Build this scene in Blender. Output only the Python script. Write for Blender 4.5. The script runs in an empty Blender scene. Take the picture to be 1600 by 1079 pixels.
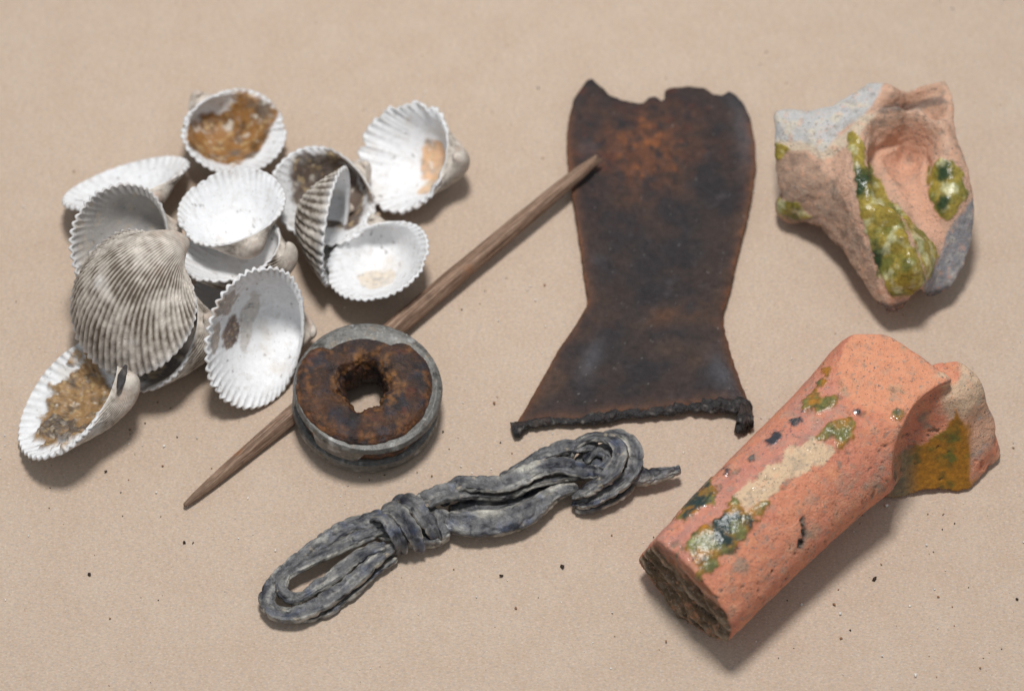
import bpy, math, random
import numpy as np

# ------------------------------------------------------------------ camera, light, exposure
S = bpy.context.scene
S.unit_settings.scale_length = 0.01            # one unit is one centimetre
PITCH = math.radians(60); DIST = 62.0; PXCM = 64.0; FPX = DIST*PXCM
CAM = np.array([0, -DIST*math.cos(PITCH), DIST*math.sin(PITCH)])
RT = np.array([1.0, 0, 0]); UP = np.array([0, math.sin(PITCH), math.cos(PITCH)]); FW = np.array([0, math.cos(PITCH), -math.sin(PITCH)])
cd = bpy.data.cameras.new('camera'); cam = bpy.data.objects.new('camera', cd)
S.collection.objects.link(cam); S.camera = cam
cam.location = CAM; cam.rotation_euler = (math.pi/2-PITCH, 0, 0)
cd.sensor_width = 36; cd.lens = 36*FPX/1600; cd.clip_start = 1; cd.clip_end = 2000
cd.dof.use_dof = True; cd.dof.focus_distance = 58.9; cd.dof.aperture_fstop = 0.092; cd.dof.aperture_blades = 0

wd = bpy.data.worlds.new('World'); S.world = wd; wd.use_nodes = True
wb = wd.node_tree.nodes['Background']; wb.inputs[0].default_value = (0.86, 0.93, 1.0, 1); wb.inputs[1].default_value = 0.36
ld = bpy.data.lights.new('studio_lamp', 'AREA'); ld.shape = 'DISK'; ld.size = 12; ld.energy = 37800; ld.color = (1.0, 0.985, 0.965)
lo = bpy.data.objects.new('studio_lamp', ld); S.collection.objects.link(lo)
lo.location = (-1.0, 9, 66)
from mathutils import Vector, Matrix
lo.rotation_euler = (Vector((0, 0, 0))-lo.location).to_track_quat('-Z', 'Y').to_euler()
S.view_settings.view_transform = 'Standard'; S.view_settings.look = 'None'; S.view_settings.exposure = 0; S.view_settings.gamma = 1

# ------------------------------------------------------------------ maths helpers
def P(px, py, z):
    """point of the table space at height z that the photograph shows at this pixel"""
    d = RT*(px-800)/FPX-UP*(py-539.5)/FPX+FW
    return CAM+d*((z-CAM[2])/d[2])
def proj(p):
    d = np.asarray(p)-CAM; z = d@FW
    return np.stack([800+FPX*(d@RT)/z, 539.5-FPX*(d@UP)/z], -1)
def sm(a, b, x):
    t = np.clip((x-a)/(b-a), 0, 1); return t*t*(3-2*t)
_rs = np.random.RandomState(5)
_perm = np.concatenate([_rs.permutation(256)]*2).astype(np.int32)
_g = _rs.normal(size=(256, 3)); _g /= np.linalg.norm(_g, axis=1)[:, None]
def noise(p, sc=1.0, oct=1, seed=0, rough=0.5):
    p = np.asarray(p, float)*sc+seed*17.31+0.37
    out = np.zeros(p.shape[:-1]); a = 1.0; tot = 0
    for o in range(oct):
        i = np.floor(p).astype(np.int64); f = p-i; i &= 255
        u = f*f*f*(f*(f*6-15)+10); v = 0
        for dx in (0, 1):
            for dy in (0, 1):
                for dz in (0, 1):
                    h = _perm[(_perm[(_perm[(i[..., 0]+dx) & 255]+i[..., 1]+dy) & 255]+i[..., 2]+dz) & 255]
                    g = _g[h]
                    d = g[..., 0]*(f[..., 0]-dx)+g[..., 1]*(f[..., 1]-dy)+g[..., 2]*(f[..., 2]-dz)
                    w = (u[..., 0] if dx else 1-u[..., 0])*(u[..., 1] if dy else 1-u[..., 1])*(u[..., 2] if dz else 1-u[..., 2])
                    v = v+w*d
        out += a*v*1.5; tot += a; a *= rough; p = p*2.03+11.7
    return out/tot
def lin(*c):
    c = np.array(c, float)/255
    return np.where(c <= .04045, c/12.92, ((c+.055)/1.055)**2.4)
def mixc(a, b, m):
    m = np.asarray(m)[..., None]; return a*(1-m)+b*m
def polysd(q, poly):
    """signed distance of 2D points to a polygon, negative inside"""
    poly = np.array(poly, float); n = len(poly); d = np.full(len(q), 1e18); ins = np.zeros(len(q), bool)
    for i in range(n):
        a, b = poly[i], poly[(i+1) % n]; e = b-a; w = q-a
        t = np.clip((w@e)/(e@e), 0, 1); r = w-t[:, None]*e
        d = np.minimum(d, (r*r).sum(1))
        c = (a[1] > q[:, 1]) != (b[1] > q[:, 1])
        xs = a[0]+(q[:, 1]-a[1])*(b[0]-a[0])/(b[1]-a[1]+1e-12)
        ins ^= c & (q[:, 0] < xs)
    d = np.sqrt(d); return np.where(ins, -d, d)
def catmull(pts, n, closed=False):
    pts = np.array(pts, float); m = len(pts)
    if closed: idx = lambda i: pts[i % m]; seg = m
    else:
        idx = lambda i: pts[i] if 0 <= i < m else (2*pts[0]-pts[1] if i < 0 else 2*pts[-1]-pts[-2]); seg = m-1
    out = []
    for k in range(n):
        u = k/(n if closed else n-1)*seg; i = min(int(u), seg-1); t = u-i
        a, b, c, d = idx(i-1), idx(i), idx(i+1), idx(i+2)
        out.append(.5*(2*b+(c-a)*t+(2*a-5*b+4*c-d)*t*t+(3*b-a-3*c+d)*t**3))
    return np.array(out)

# ------------------------------------------------------------------ mesh helpers
def grid_faces(nr, nc, wrap):
    i = np.arange(nr-1)[:, None]; j = np.arange(nc if wrap else nc-1)[None]
    j2 = (j+1) % nc
    return np.stack([i*nc+j, i*nc+j2, (i+1)*nc+j2, (i+1)*nc+j], -1).reshape(-1, 4)
def vnormals(v, f):
    n = np.zeros_like(v); a, b, c, d = v[f[:, 0]], v[f[:, 1]], v[f[:, 2]], v[f[:, 3]]
    fn = np.cross(c-a, d-b)
    for k in range(4):
        for ax in range(3): n[:, ax] += np.bincount(f[:, k], fn[:, ax], len(v))
    return n/(np.linalg.norm(n, axis=1)[:, None]+1e-12)
def mesh_obj(name, v, f, mat, col=None, gloss=None, parent=None, origin=None, normals=None):
    """quads f (n,4), with last index repeated for a triangle"""
    f = np.asarray(f); v = np.asarray(v, float)
    if parent is not None: origin = np.array(parent.location)
    if origin is None:
        origin = np.array([(v[:, 0].min()+v[:, 0].max())/2, (v[:, 1].min()+v[:, 1].max())/2, v[:, 2].min()])
    tri = f[:, 2] == f[:, 3]
    me = bpy.data.meshes.new(name); n = len(f)
    cnt = np.where(tri, 3, 4); st = np.concatenate([[0], np.cumsum(cnt)[:-1]])
    flat = f.reshape(-1)[np.stack([np.ones(n), np.ones(n), np.ones(n), ~tri], 1).astype(bool).reshape(-1)]
    me.vertices.add(len(v)); me.vertices.foreach_set('co', (v-origin).astype(np.float32).ravel())
    me.loops.add(len(flat)); me.loops.foreach_set('vertex_index', flat.astype(np.int32))
    me.polygons.add(n); me.polygons.foreach_set('loop_start', st.astype(np.int32)); me.polygons.foreach_set('loop_total', cnt.astype(np.int32))
    me.update(calc_edges=True); me.validate()
    me.polygons.foreach_set('use_smooth', np.ones(len(me.polygons), bool))
    if col is not None:
        ca = me.color_attributes.new('Col', 'FLOAT_COLOR', 'POINT')
        ca.data.foreach_set('color', np.concatenate([np.clip(col, 0, 1), np.ones((len(v), 1))], 1).astype(np.float32).ravel())
    if gloss is not None:
        ga = me.attributes.new('Gloss', 'FLOAT', 'POINT'); ga.data.foreach_set('value', np.asarray(gloss, np.float32))
    if normals is not None: me.normals_split_custom_set_from_vertices(normals.tolist())
    me.materials.append(mat)
    o = bpy.data.objects.new(name, me); S.collection.objects.link(o)
    if parent is not None: o.parent = parent
    else: o.location = origin
    return o
def split_obj(name, mask, v, f, nrm, mat, col, gloss, parent):
    fm = mask[f].mean(1) > 0.5; ff = f[fm]
    u, inv = np.unique(ff, return_inverse=True)
    return mesh_obj(name, v[u], inv.reshape(-1, 4), mat, col[u], gloss[u], parent, normals=nrm[u])
def tag(o, label=None, cat=None, group=None, kind=None):
    if label: o['label'] = label
    if cat: o['category'] = cat
    if group: o['group'] = group
    if kind: o['kind'] = kind
    return o
def empty(name, loc, label, cat):
    o = bpy.data.objects.new(name, None); S.collection.objects.link(o); o.location = loc; o.empty_display_size = .5
    return tag(o, label, cat)
def surface_nets(fn, lo_, hi_, h):
    lo_ = np.array(lo_, float); ax = [np.arange(lo_[k], hi_[k]+h, h) for k in range(3)]
    G = np.stack(np.meshgrid(*ax, indexing='ij'), -1); Fv = fn(G)
    nx, ny, nz = Fv.shape; acc = np.zeros((nx-1, ny-1, nz-1, 3)); cnt = np.zeros((nx-1, ny-1, nz-1))
    cor = [(0, 0, 0), (1, 0, 0), (0, 1, 0), (1, 1, 0), (0, 0, 1), (1, 0, 1), (0, 1, 1), (1, 1, 1)]
    cv = lambda c: Fv[c[0]:nx-1+c[0], c[1]:ny-1+c[1], c[2]:nz-1+c[2]]
    for a in cor:
        for k in range(3):
            if a[k]: continue
            b = list(a); b[k] = 1
            fa, fb = cv(a), cv(b); m = (fa < 0) != (fb < 0)
            t = fa[m]/(fa[m]-fb[m]); p = np.tile(np.array(a, float), (len(t), 1)); p[:, k] = t
            acc[m] += p; cnt[m] += 1
    act = cnt > 0; vid = np.full(act.shape, -1); vid[act] = np.arange(act.sum())
    ijk = np.argwhere(act); v = lo_+h*(ijk+acc[act]/cnt[act][:, None])
    fs = []
    sl = slice
    for k in range(3):
        A = [sl(1, -1)]*3; A[k] = sl(0, -1); B = [sl(1, -1)]*3; B[k] = sl(1, None)
        fa = Fv[tuple(A)]; fb = Fv[tuple(B)]
        m = (fa < 0) != (fb < 0); e = np.argwhere(m); off = np.array([1, 1, 1]); off[k] = 0; e = e+off
        flip = (fa < 0)[m]
        u, w = [(1, 2), (2, 0), (0, 1)][k]; du = np.zeros(3, int); du[u] = 1; dw = np.zeros(3, int); dw[w] = 1
        q = np.stack([vid[tuple((e-du-dw).T)], vid[tuple((e-dw).T)], vid[tuple(e.T)], vid[tuple((e-du).T)]], 1)
        q[~flip] = q[~flip][:, ::-1]; fs.append(q)
    f = np.concatenate(fs); f = f[(f >= 0).all(1)]
    return v, f
def smin(a, b, k):
    h = np.clip(.5+.5*(b-a)/k, 0, 1); return b*(1-h)+a*h-k*h*(1-h)
def smax(a, b, k): return -smin(-a, -b, k)

# ------------------------------------------------------------------ materials
def sculpt_mat(name, bumps, var=0.12, vscale=6, rough=(0.85, 0.12), spec=0.4, metal=0.0, coat=False, sss=0, specks=None):
    m = bpy.data.materials.new(name); m.use_nodes = True; nt = m.node_tree; N = nt.nodes; L = nt.links
    b = N['Principled BSDF']; tc = N.new('ShaderNodeTexCoord')
    at = N.new('ShaderNodeAttribute'); at.attribute_name = 'Col'
    nz = N.new('ShaderNodeTexNoise'); nz.inputs['Scale'].default_value = vscale; nz.inputs['Detail'].default_value = 8; nz.inputs['Roughness'].default_value = .7
    L.new(tc.outputs['Object'], nz.inputs['Vector'])
    mr = N.new('ShaderNodeMapRange'); mr.inputs[1].default_value = .25; mr.inputs[2].default_value = .75
    mr.inputs[3].default_value = 1-2*var; mr.inputs[4].default_value = 1+var*1.2
    L.new(nz.outputs['Fac'], mr.inputs[0])
    mx = N.new('ShaderNodeVectorMath'); mx.operation = 'SCALE'
    L.new(at.outputs['Color'], mx.inputs[0]); L.new(mr.outputs[0], mx.inputs['Scale'])
    cur = mx.outputs[0]
    for (sc, th, wdt, fac, c) in (specks or []):
        n2 = N.new('ShaderNodeTexNoise'); n2.inputs['Scale'].default_value = sc; n2.inputs['Detail'].default_value = 4
        L.new(tc.outputs['Object'], n2.inputs['Vector'])
        r2 = N.new('ShaderNodeMapRange'); r2.inputs[1].default_value = th; r2.inputs[2].default_value = th+wdt; r2.inputs[4].default_value = fac
        L.new(n2.outputs['Fac'], r2.inputs[0])
        mc = N.new('ShaderNodeMix'); mc.data_type = 'RGBA'; mc.inputs[7].default_value = (*c, 1)
        L.new(r2.outputs[0], mc.inputs[0]); L.new(cur, mc.inputs[6]); cur = mc.outputs[2]
    L.new(cur, b.inputs['Base Color'])
    ga = N.new('ShaderNodeAttribute'); ga.attribute_name = 'Gloss'
    rr = N.new('ShaderNodeMapRange'); rr.inputs[3].default_value = rough[0]; rr.inputs[4].default_value = rough[1]
    L.new(ga.outputs['Fac'], rr.inputs[0]); L.new(rr.outputs[0], b.inputs['Roughness'])
    b.inputs['Specular IOR Level'].default_value = spec; b.inputs['Metallic'].default_value = metal
    if coat: L.new(ga.outputs['Fac'], b.inputs['Coat Weight']); b.inputs['Coat Roughness'].default_value = .06
    if sss: b.inputs['Subsurface Weight'].default_value = sss; b.inputs['Subsurface Radius'].default_value = (.12, .09, .07); b.inputs['Subsurface Scale'].default_value = .5
    prev = None
    for (sc, st, dist, det) in bumps:
        n3 = N.new('ShaderNodeTexNoise'); n3.inputs['Scale'].default_value = sc; n3.inputs['Detail'].default_value = det; n3.inputs['Roughness'].default_value = .6
        L.new(tc.outputs['Object'], n3.inputs['Vector'])
        bp = N.new('ShaderNodeBump'); bp.inputs['Strength'].default_value = st; bp.inputs['Distance'].default_value = dist
        L.new(n3.outputs['Fac'], bp.inputs['Height'])
        if prev: L.new(prev.outputs[0], bp.inputs['Normal'])
        prev = bp
    L.new(prev.outputs[0], b.inputs['Normal'])
    return m
M_SHELL = sculpt_mat('shell_material', [(9, .45, .04, 6), (30, .5, .015, 4)], var=.07, vscale=5, rough=(.8, .42), spec=.35, specks=[(4, .57, .12, .28, (.50, .45, .40)), (7, .58, .14, .30, (.56, .50, .42)), (18, .67, .03, .6, (.20, .17, .14))])
M_CLAY = sculpt_mat('fired_clay_and_glaze', [(5, .6, .10, 9), (16, .9, .05, 6), (34, .8, .025, 5)], var=.10, vscale=5, rough=(.9, .10), spec=.35, coat=True,
                    specks=[(3.2, .55, .12, .40, (.36, .30, .24)), (5, .56, .10, .40, (.72, .36, .22)), (9, .60, .06, .55, (.30, .25, .21)), (20, .64, .04, .8, (.11, .10, .09)), (26, .64, .05, .7, (.62, .50, .40)), (13, .67, .03, .85, (.14, .13, .14))])
M_GLAZE = sculpt_mat('glossy_glaze', [(6, .5, .04, 3), (16, .5, .02, 3)], var=.28, vscale=10, rough=(.5, .22), spec=.40)
M_LEAD = sculpt_mat('weathered_lead', [(5, .6, .09, 8), (34, .7, .02, 5)], var=.35, vscale=6, rough=(.56, .34), spec=.5, metal=.3)
M_PEWTER = sculpt_mat('grey_metal_rim', [(8, .3, .03, 6), (45, .6, .014, 5)], var=.25, vscale=10, rough=(.58, .36), spec=.5, metal=.25)
M_CORE = sculpt_mat('brown_core', [(7, .8, .07, 7), (30, .8, .03, 6)], var=.35, vscale=9, rough=(.8, .35), spec=.45)
M_LEATHER = sculpt_mat('old_leather', [(2, .45, .14, 10), (12, .6, .03, 7), (32, .6, .015, 5)], var=.25, vscale=6, rough=(.80, .55), spec=.32)
M_WOOD = sculpt_mat('dry_wood', [(10, .3, .02, 5), (50, .4, .01, 3)], var=.15, vscale=6, rough=(.8, .5), spec=.3)
# ------------------------------------------------------------------ the brown paper everything lies on
def paper():
    m = bpy.data.materials.new('kraft_paper'); m.use_nodes = True; nt = m.node_tree; N = nt.nodes; L = nt.links
    b = N['Principled BSDF']; tc = N.new('ShaderNodeTexCoord'); b.inputs['Roughness'].default_value = .82; b.inputs['Specular IOR Level'].default_value = .25
    def nz(scale, det, stretch=None, rough=.6):
        n = N.new('ShaderNodeTexNoise'); n.inputs['Scale'].default_value = scale; n.inputs['Detail'].default_value = det; n.inputs['Roughness'].default_value = rough
        if stretch:
            mp = N.new('ShaderNodeMapping'); mp.inputs['Scale'].default_value = stretch[:3]; mp.inputs['Rotation'].default_value = (0, 0, stretch[3])
            L.new(tc.outputs['Object'], mp.inputs[0]); L.new(mp.outputs[0], n.inputs['Vector'])
        else: L.new(tc.outputs['Object'], n.inputs['Vector'])
        return n
    def ramp(src, a, bb, c0, c1):
        r = N.new('ShaderNodeMapRange'); r.inputs[1].default_value = a; r.inputs[2].default_value = bb; r.inputs[3].default_value = c0; r.inputs[4].default_value = c1
        L.new(src.outputs['Fac'], r.inputs[0]); return r.outputs[0]
    def mix(f, a, c, mode='MIX'):
        k = N.new('ShaderNodeMix'); k.data_type = 'RGBA'; k.blend_type = mode
        if isinstance(f, float): k.inputs[0].default_value = f
        else: L.new(f, k.inputs[0])
        if isinstance(a, tuple): k.inputs[6].default_value = (*a, 1)
        else: L.new(a, k.inputs[6])
        if isinstance(c, tuple): k.inputs[7].default_value = (*c, 1)
        else: L.new(c, k.inputs[7])
        return k.outputs[2]
    A, B = tuple(lin(200, 178, 158)), tuple(lin(207, 188, 169))
    c = mix(ramp(nz(.9, 6), .3, .7, 0, 1), A, B)
    fib1 = nz(9, 6, (1, .35, 1, .5)); fib2 = nz(13, 6, (.4, 1, 1, 1.1)); fine = nz(24, 8, None, .8)
    c = mix(ramp(fib1, .35, .72, 0, .20), c, tuple(lin(160, 132, 104)))
    c = mix(ramp(fib2, .5, .75, 0, .25), c, tuple(lin(222, 203, 181)))
    c = mix(ramp(fine, .35, .7, 0, .34), c, tuple(lin(150, 122, 96)))
    c = mix(ramp(nz(9, 4, (1, 1.6, 1, .2)), .5, .68, 0, .42), c, tuple(lin(166, 160, 160)))
    c = mix(ramp(nz(8, 4, (1, 2.2, 1, .1)), .52, .68, 0, .5), c, tuple(lin(214, 184, 164)))
    c = mix(ramp(nz(12, 3, (1, 2.4, 1, -.3)), .52, .68, 0, .45), c, tuple(lin(158, 132, 108)))
    c = mix(ramp(nz(15, 3, (1, 1.5, 1, .6)), .55, .7, 0, .5), c, tuple(lin(222, 208, 192)))
    c = mix(ramp(nz(11, 2, (1, .5, 1, .9)), .725, .76, 0, .6), c, tuple(lin(108, 84, 62)))
    c = mix(ramp(nz(17, 1), .80, .83, 0, .75), c, tuple(lin(240, 236, 230)))
    c = mix(ramp(nz(6, 2, (1, .35, 1, 1.3)), .76, .79, 0, .4), c, tuple(lin(226, 160, 120)))
    L.new(c, b.inputs['Base Color'])
    b1 = N.new('ShaderNodeBump'); b1.inputs['Strength'].default_value = .35; b1.inputs['Distance'].default_value = .03; L.new(fib1.outputs['Fac'], b1.inputs['Height'])
    b2 = N.new('ShaderNodeBump'); b2.inputs['Strength'].default_value = .6; b2.inputs['Distance'].default_value = .012; L.new(fine.outputs['Fac'], b2.inputs['Height']); L.new(b1.outputs[0], b2.inputs['Normal'])
    L.new(b2.outputs[0], b.inputs['Normal'])
    n = 60; xs = np.linspace(-90, 90, n); X, Y = np.meshgrid(xs, xs, indexing='xy')
    Z = np.zeros_like(X)
    o = mesh_obj('paper_ground', np.stack([X, Y, Z], -1).reshape(-1, 3), grid_faces(n, n, False), m, origin=np.zeros(3))
    tag(o, kind='structure'); o['label'] = 'smooth brown kraft paper with fine fibres and pale flecks'
paper()
def crumbs():
    rnd = np.random.RandomState(3); V = []; Fc = []; Cc = []
    cube = np.array([(-1, -1, -1), (1, -1, -1), (1, 1, -1), (-1, 1, -1), (-1, -1, 1), (1, -1, 1), (1, 1, 1), (-1, 1, 1)])*.5
    qf = np.array([(0, 3, 2, 1), (4, 5, 6, 7), (0, 1, 5, 4), (1, 2, 6, 5), (2, 3, 7, 6), (3, 0, 4, 7)])
    spots = []
    for k in range(650): spots.append((rnd.uniform(-14, 14), rnd.uniform(-10, 13), rnd.uniform(.010, .028), rnd.choice([0, 0, 0, 0, 1, 2])))
    for (x, y, q) in ((140, 898, 1), (806, 950, 2), (783, 900, 1), (878, 886, 1), (288, 848, 1), (1385, 790, 0), (1140, 868, 0), (1430, 1055, 0), (1366, 905, 1)): e = P(x, y, 0); spots.append((e[0], e[1], .06, q))
    for (cx, cy, n, sp) in ((-12, -1.5, 18, 1.2), (8, -6, 60, 3), (-2, -4, 40, 2.5), (1.6, 1, 20, 1.5), (-9, -3.4, 16, .9)):
        for k in range(n): spots.append((cx+rnd.normal()*sp, cy+rnd.normal()*sp*.7, rnd.uniform(.012, .04), rnd.choice([0, 0, 0, 1, 2, 2])))
    cols = [lin(240, 235, 228), lin(60, 48, 40), lin(150, 110, 80)]
    for x, y, s, c in spots:
        v = cube*s*rnd.uniform(.6, 1.4, 3)+rnd.normal(size=(8, 3))*s*.22; a = rnd.uniform(0, 6.28)
        R = np.array([[math.cos(a), -math.sin(a), 0], [math.sin(a), math.cos(a), 0], [0, 0, 1]])
        v = v@R.T; v[:, 2] -= v[:, 2].min(); Fc.append(qf+len(V)*8); V.append(v+[x, y, .001]); Cc += [cols[c]]*8
    V = np.concatenate(V); o = mesh_obj('dust_crumbs', V, np.concatenate(Fc), M_WOOD, np.array(Cc), np.zeros(len(V)), origin=np.zeros(3))
    tag(o, 'tiny white and dark crumbs strewn over the brown paper', 'crumbs', kind='stuff')
crumbs()
# ------------------------------------------------------------------ cockle shells: log-spiral valves with ribs
K0 = .82
WHITE = lin(240, 240, 241); CREAM = lin(226, 214, 198)
def shell(R, s, T, mir, asp, label, seed, stains=(), ext=(lin(222, 212, 200), lin(100, 87, 74)), inner=WHITE, riblet=.5, crust=0, wear=.5, lig=None, grey=0, zs=1.1, tooth_=.010, dirty=0.0, nr_=36,  notch=0, margin_dirt=.6):
    R = np.array(R); T = np.array(T); nrib = nr_
    Nt, No, Ni = nr_*8, 130, 110
    t = np.linspace(0, 2*np.pi, Nt, endpoint=False)
    def smooth_surf(ph, zs=zs):
        c = np.cos(t); y = .56-.5*np.sign(c)*np.abs(c)**.92
        x = .575*asp*np.sin(t)*(1+.05*np.cos(2*t))+.035*np.sin(t*.5)**2*np.sin(2*t)
        e = np.exp(-K0*ph)[:, None]
        lean = .04*(1-e)
        p = np.stack([x[None]*e+lean, y[None]*e*np.cos(ph)[:, None], zs*y[None]*e*np.sin(ph)[:, None]], -1)
        dt = np.roll(p, -1, 1)-np.roll(p, 1, 1); dp = np.gradient(p, axis=0)
        n = np.cross(dt, dp); n /= np.linalg.norm(n, axis=-1)[..., None]+1e-9
        return p, n, e
    wob = .018*noise(np.stack([np.cos(t)*2, np.sin(t)*2, t*0], -1), 1.3, 3, seed)
    phase = t/(2*np.pi)*nrib+.25*np.sin(t)+wob*6
    cc = .5+.5*np.cos(2*np.pi*phase)
    win = sm(.08, .35, np.sin(t/2))
    rib = (cc**.55)*win
    pho = 3.7*(np.linspace(0, 1, No)**1.15)
    p, n, e = smooth_surf(pho)
    cen = np.array([0, .35, .15])
    if ((p[5, Nt//2]-cen)*n[5, Nt//2]).sum() < 0: sg = -1
    else: sg = 1
    n = n*sg
    fade = sm(3.6, 2.2, pho)[:, None]
    amp = .023*e
    ringn = noise(np.stack([pho*3.0, pho*0, pho*0], -1), 1, 2, seed+3)[:, None]
    step = np.zeros((No, 1))
    for c0 in ((.32+.05*(seed % 3)), .62, .95+.04*(seed % 4)): step += .012*(1/(1+np.exp(-(pho[:, None]-c0)*70)))*(-1)
    lets = np.sin(pho[:, None]*70*e**.2+3*np.sin(phase[None]*1.7+seed))*riblet
    noi = noise(p, 7, 3, seed)
    d = e*(.019*(36/nr_)**.7*rib[None]*fade*(1+.25*lets*sm(1.6, .2, pho)[:, None])+step*.8+.006*ringn+.010*noi)
    outer = p+n*d[..., None]
    tooth_ = tooth_*(.4+1.2*np.clip(noise(np.stack([np.cos(t)*3, np.sin(t)*3, t*0+seed*2], -1), 1.2, 3, seed+77)+.5, 0, 1.4))[None]
    p_sc = 1
    # crenulated rim pushes the rib ends out past the grooves
    tooth = ((tooth_*rib[None])*np.exp(-pho[:, None]*18))
    outer[..., :2] += (p[..., :2]-cen[:2])/(.5)*tooth[..., None]
    brk = notch*np.clip(noise(np.stack([np.cos(t)*3, np.sin(t)*3, t*0+seed], -1), 1.4, 4, seed+9)-.05, 0, 1)*.25
    phi_ = 2.7*(np.linspace(0, 1, Ni)**1.3)
    pi_, ni, ei = smooth_surf(phi_); ni = ni*sg
    thick = .045*ei*(.6+.4*sm(0, .25, phi_)[:, None])+.0*(1-win[None])*ei*np.exp(-phi_[:, None]*4)
    flute = .015*rib[None]*np.exp(-phi_[:, None]*9)
    di = thick-flute
    inn = pi_-ni*di[..., None]
    xy = inn[..., :2].copy()
    toothi = ((tooth_*rib[None])*np.exp(-phi_[:, None]*18)); inn[..., :2] += (pi_[..., :2]-cen[:2])/(.5)*toothi[..., None]
    # colours
    g = (1-rib[None]**1.0*1.0)*win[None]*fade
    nz1 = noise(p*[1, 1, 1], 5, 4, seed+20); nz2 = noise(p, 16, 3, seed+21)
    dirt = np.clip(.20+dirty+g*1.05*(.75+1.0*nz1)+nz1*wear*1.1+nz2*.6+.35*np.clip(noise(np.stack([pho*9, pho*0, pho*0], -1), 1, 2, seed)[:, None], 0, 1), 0, 1)
    dirt = dirt*(1-.35*sm(.9, 2.2, pho)[:, None])
    co = mixc(ext[0], ext[1], dirt)
    co = mixc(co, lin(214, 178, 158), .35*sm(.8, 2, pho)[:, None]*np.ones_like(dirt)*sm(-.3, .4, nz1))
    bleach = sm(.25, .6, noise(p, 3, 3, seed+30)); co = mixc(co, lin(225, 222, 218), .6*bleach)
    co = mixc(co, lin(70, 58, 50), .5*sm(.42, .6, noise(p, 9, 3, seed+31)))
    rimw = np.exp(-pho[:, None]*30); co = mixc(co, inner, rimw*.7)
    ci = np.tile(inner, (Ni, Nt, 1)); nzi = noise(pi_, 4, 4, seed+40)
    ci = mixc(ci, lin(176, 172, 168), np.clip(grey+.25*np.clip(nzi, 0, 1), 0, .9))
    ci = mixc(ci, CREAM*.9, .5*sm(.1, .6, noise(pi_, 3, 3, seed+41)))
    ci = mixc(ci, lin(120, 104, 88), margin_dirt*(1-rib[None])*win[None]*np.exp(-phi_[:, None]*14)*sm(-.3, .5, noise(pi_, 4, 2, seed+42)+.1))
    ci = mixc(ci, lin(96, 84, 72), .6*sm(.36, .5, noise(pi_, 14, 3, seed+43)))
    bump = np.zeros((Ni, Nt)); X, Y = xy[..., 0], xy[..., 1]
    for (cx, cy, rx, ry, c, st, fr) in stains:  # stains and crusts; for the shell behind the upright one, painted shade
        q = np.sqrt(((X-cx)/rx)**2+((Y-cy)/ry)**2)+.75*noise(pi_, fr, 5, seed+50)
        mk = sm(1.08, .86, q)*st
        vv = noise(pi_, fr*2.2, 5, seed+51)
        cvar = mixc(np.array(c)*np.ones((Ni, Nt, 1)), np.array(c)*.42, sm(-.05, .4, vv)); cvar = mixc(cvar, lin(112, 104, 96), .8*sm(.1, .4, noise(pi_, fr*1.3, 5, seed+55))); cvar = mixc(cvar, lin(206, 178, 130), .6*sm(.1, .4, noise(pi_, fr*4, 4, seed+56))); cvar = mixc(cvar, lin(225, 215, 200), .8*sm(.22, .45, -noise(pi_, fr*2.6, 4, seed+52)))
        ci = mixc(ci, cvar, mk); bump += mk*(.4+.8*np.clip(noise(pi_, 9, 4, seed+53)+.3, 0, 1))
    inn = inn-ni*(bump*crust)[..., None]
    # one wrapped grid: deep interior -> rim -> umbo
    V = np.concatenate([inn[::-1].reshape(-1, 3), outer.reshape(-1, 3)]); Cc = np.concatenate([ci[::-1].reshape(-1, 3), co.reshape(-1, 3)])
    GL = np.concatenate([np.full(Ni*Nt, .75), np.full(No*Nt, .1)])
    nr = Ni+No; f = grid_faces(nr, Nt, True)
    if notch:
        a = np.tile(brk, nr); rr = np.concatenate([phi_[::-1], pho]).repeat(Nt)
        w = np.exp(-rr*5)*a; V[:, :2] -= (V[:, :2]-cen[:2])*w[:, None]*1.2; V[:, 2] += w*.12
    c0 = len(V); V = np.concatenate([V, [V[:Nt].mean(0), V[-Nt:].mean(0)]]); Cc = np.concatenate([Cc, [Cc[0], Cc[-1]]]); GL = np.append(GL, [.5, .1])
    j = np.arange(Nt); k = (j+1) % Nt
    cap1 = np.stack([np.full(Nt, c0), k, j, j], 1); b = (nr-1)*Nt; cap2 = np.stack([np.full(Nt, c0+1), b+j, b+k, b+k], 1)
    f = np.concatenate([f, cap1, cap2])
    V[:, 0] *= mir
    Wv = (V*s)@R.T+T
    # orientation: make faces point outwards
    a0 = V[f[:, 0]]; vol = (a0*np.cross(V[f[:, 1]], V[f[:, 2]])).sum()+(a0*np.cross(V[f[:, 2]], V[f[:, 3]])).sum()
    if vol < 0: f = f[:, ::-1].copy(); t3 = f[:, 0] == f[:, 1]; f[t3] = f[t3][:, [1, 2, 3, 3]]
    o = mesh_obj('cockle_shell', Wv, f, M_SHELL, Cc, GL)
    tag(o, label, 'shell', 'cockle shells heaped on the left')
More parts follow.
